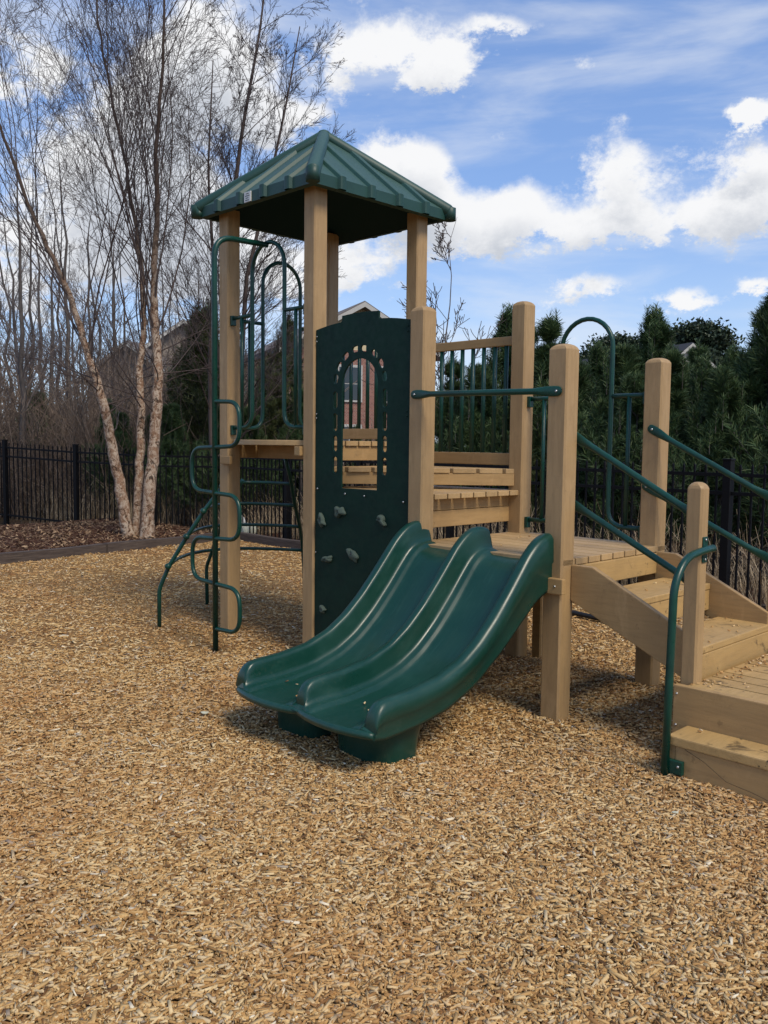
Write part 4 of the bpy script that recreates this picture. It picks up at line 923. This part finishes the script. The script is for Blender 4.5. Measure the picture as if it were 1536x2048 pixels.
def dry():
    tb=TB(); rg=np.random.default_rng(6)
    def clump(x,y,n,h):
        for _ in range(n):
            az=rg.uniform(0,6.28); le=rg.uniform(.1,1.0); p=np.array([x+rg.normal(0,.10),y+rg.normal(0,.10),-.08]); hh=h*rg.uniform(.5,1.15); P=[]
            for i in range(5):
                t=i/4; P.append(p+np.array([math.cos(az)*le*t*t*hh,math.sin(az)*le*t*t*hh,hh*(t-.25*t*t*le)]))
            P=np.array(P); s=np.array([-math.sin(az),math.cos(az),0])*.0045; 
            for i in range(4): tb.quads(np.array([[P[i]-s*(1-i*.2),P[i]+s*(1-i*.2),P[i+1]+s*(.8-i*.2),P[i+1]-s*(.8-i*.2)]]))
    for _ in range(75):
        Y=rg.uniform(16.3,19.6); clump(pxw(rg.uniform(60,440),Y),Y,int(rg.uniform(8,34)),rg.uniform(.5,1.35))
    for _ in range(240):
        t=rg.uniform(0,12); b=np.array([-2.60,14.98])+np.array([.642,-.7666])*t+np.array([.7666,.642])*rg.uniform(.25,1.3); clump(b[0],b[1],26,rg.uniform(.55,1.05))
    for _ in range(30):
        Y=rg.uniform(14.9,16.5); clump(pxw(rg.uniform(400,700),Y),Y,20,.6)
    o=tb.build('dry_grass',M['dry'],None,False); tag(o,'tan dry grass tufts standing behind the fences','grass',kind='stuff')
dry()

# ------------------------------------------------------------------ houses beyond
def house(name,x,Y,zbase,wid,dep,eave,apexz,rot,sidem,roofm,label,brick=None,wins=(),lowbrick=0):
    h=empty(name,(pxw(x,Y),Y,zbase),rot,label,'house'); hw=wid/2
    e=eave-zbase; a=apexz-zbase
    m=MB(); m.addraw([(-hw,0,-1),(hw,0,-1),(hw,0,e),(0,0,a),(-hw,0,e),(-hw,dep,-1),(hw,dep,-1),(hw,dep,e),(0,dep,a),(-hw,dep,e)],[(0,1,2,3,4),(6,5,9,8,7),(1,6,7,2),(5,0,4,9)]); m.build('wall',M[sidem],h)
    if lowbrick: MB().box((-hw-.02,-.06,-1),(hw+.02,0-.002,lowbrick-zbase),0).build('brick_front',M['brick'],h)
    s=(a-e)/hw; ov=.45; m=MB()
    for sg in (-1,1):
        P=[(sg*(hw+ov),-ov,e-ov*s),(0,-ov,a),(0,dep+ov,a),(sg*(hw+ov),dep+ov,e-ov*s)]; Q=[(p[0],p[1],p[2]+.22) for p in P]
        m.addraw(P+Q,[(0,1,2,3),(7,6,5,4),(0,4,5,1),(2,6,7,3),(0,3,7,4)])
    m.build('roof',M[roofm],h)
    m=MB()
    for sg in (-1,1):
        P=[(sg*(hw+ov),-ov-.03,e-ov*s-.02),(0,-ov-.03,a-.02),(0,-ov-.03,a+.17),(sg*(hw+ov),-ov-.03,e-ov*s+.17)]; m.addraw(P+[(p[0],p[1]+.028,p[2]) for p in P],[(0,1,2,3),(7,6,5,4),(0,4,5,1),(3,2,6,7)])
    m.build('gable_trim',M['trim'],h)
    for (wx,wz,ww,wh) in wins:
        z=wz-zbase; f=MB(); 
        f.box((wx-ww/2-.1,-.13,z-.1),(wx+ww/2+.1,-.062,z+wh+.1),.01); fo=f.build('window',M['trim'],h)
        g_=MB(); g_.box((wx-ww/2,-.15,z),(wx-.03,-.131,z+wh*.48),0); g_.box((wx+.03,-.15,z),(wx+ww/2,-.131,z+wh*.48),0); g_.box((wx-ww/2,-.15,z+wh*.52),(wx-.03,-.131,z+wh),0); g_.box((wx+.03,-.15,z+wh*.52),(wx+ww/2,-.131,z+wh),0); g_.build('pane',M['glass'],fo)
    return h
house('gable_house',718,36,-1.2,6.2,9,5.4,7.12,R(22),'side_y','shingle2','yellow sided house with brick front visible through the panel window',wins=((-.5,3.4,.9,1.3),(1.3,3.4,.9,1.3),(-.5,.9,.9,1.4)),lowbrick=5.4)
house('gable_house',1364,50,-1.5,8.5,14,4.1,7.30,R(20),'side_w','shingle','cream gabled house behind the pines near the right post',wins=((0,4.0,1,1.4),))
house('gable_house',1192,52,-1.5,7.0,14,4.2,6.85,R(-26),'side_g','shingle','grey beige gabled house under the far pipe arch',wins=((0,3.8,1,1.4),))
house('gable_house',262,46,-1.2,5.0,10,4.9,6.6,R(-14),'side_b','shingle2','brown house with low gable seen left of the birch trunks',wins=((.2,3.6,.9,1.3),))
house('gable_house',366,48,-1.2,6.6,10,5.6,8.0,R(20),'side_b','shingle2','taller brown house seen right of the birch trunks',wins=((0,3.8,.9,1.3),))

# ------------------------------------------------------------------ small things
def rock(name,loc,s,mt,label,seed):
    rg=np.random.default_rng(seed); bm=bmesh.new(); bmesh.ops.create_icosphere(bm,subdivisions=3,radius=1); pl=[nrm(rg.normal(0,1,3)) for _ in range(9)]
    for v in bm.verts:
        p=np.array(v.co); 
        for n_ in pl:
            d=p@n_-.72
            if d>0: p=p-n_*d*.85
        v.co=Vector((p[0]*s[0],p[1]*s[1],p[2]*s[2]))
    o=MB().bm(bm,False).build(name,M[mt],None,loc); tag(o,label,'rock'); return o
rock('boulder',(-2.30,14.75,.10),(.19,.15,.16),'rock','pale greenish boulder behind the timber corner beside the tower',1)
rock('boulder',(-2.50,14.98,.14),(.13,.12,.26),'whiterock','pointed white rock beyond the pale boulder',2)
for i,(x,y,s_,lb) in enumerate(((1.27,3.66,.010,'small round white pebble on the chips right of centre'),(-1.03,4.98,.018,'pale scrap lying left of the slide exit'))):
    o=rock('pebble',(x,y,.014),(s_*1.5,s_,s_*.5),'rock',lb,10+i); o['category']='pebble'
m=MB(); a=Vector((1.76,8.16,.03)); b2=Vector((2.12,7.62,.03)); m.tube([a-Vector((.2,-.3,0)),a,b2,b2+Vector((.3,-.45,0))],.022,10); o=m.build('ground_bar',M['rubber']); tag(o,'dark bar on the chips beyond the stairs','pipe')  # dark tube low on the chips, identity left open

m=MB(); m.tube([(OX+a_*math.cos(ANG)-b_*math.sin(ANG),OY+a_*math.sin(ANG)+b_*math.cos(ANG),z_) for a_,b_,z_ in ((4.235,-.3475,.145),(4.33,-.349,.11),(4.44,-.348,.045),(4.56,-.350,.03),(4.75,-.349,-.01))],.0009,5); o=m.build('wire',M['rubber']); tag(o,'thin dark wire hanging across the face of the bottom step','wire')
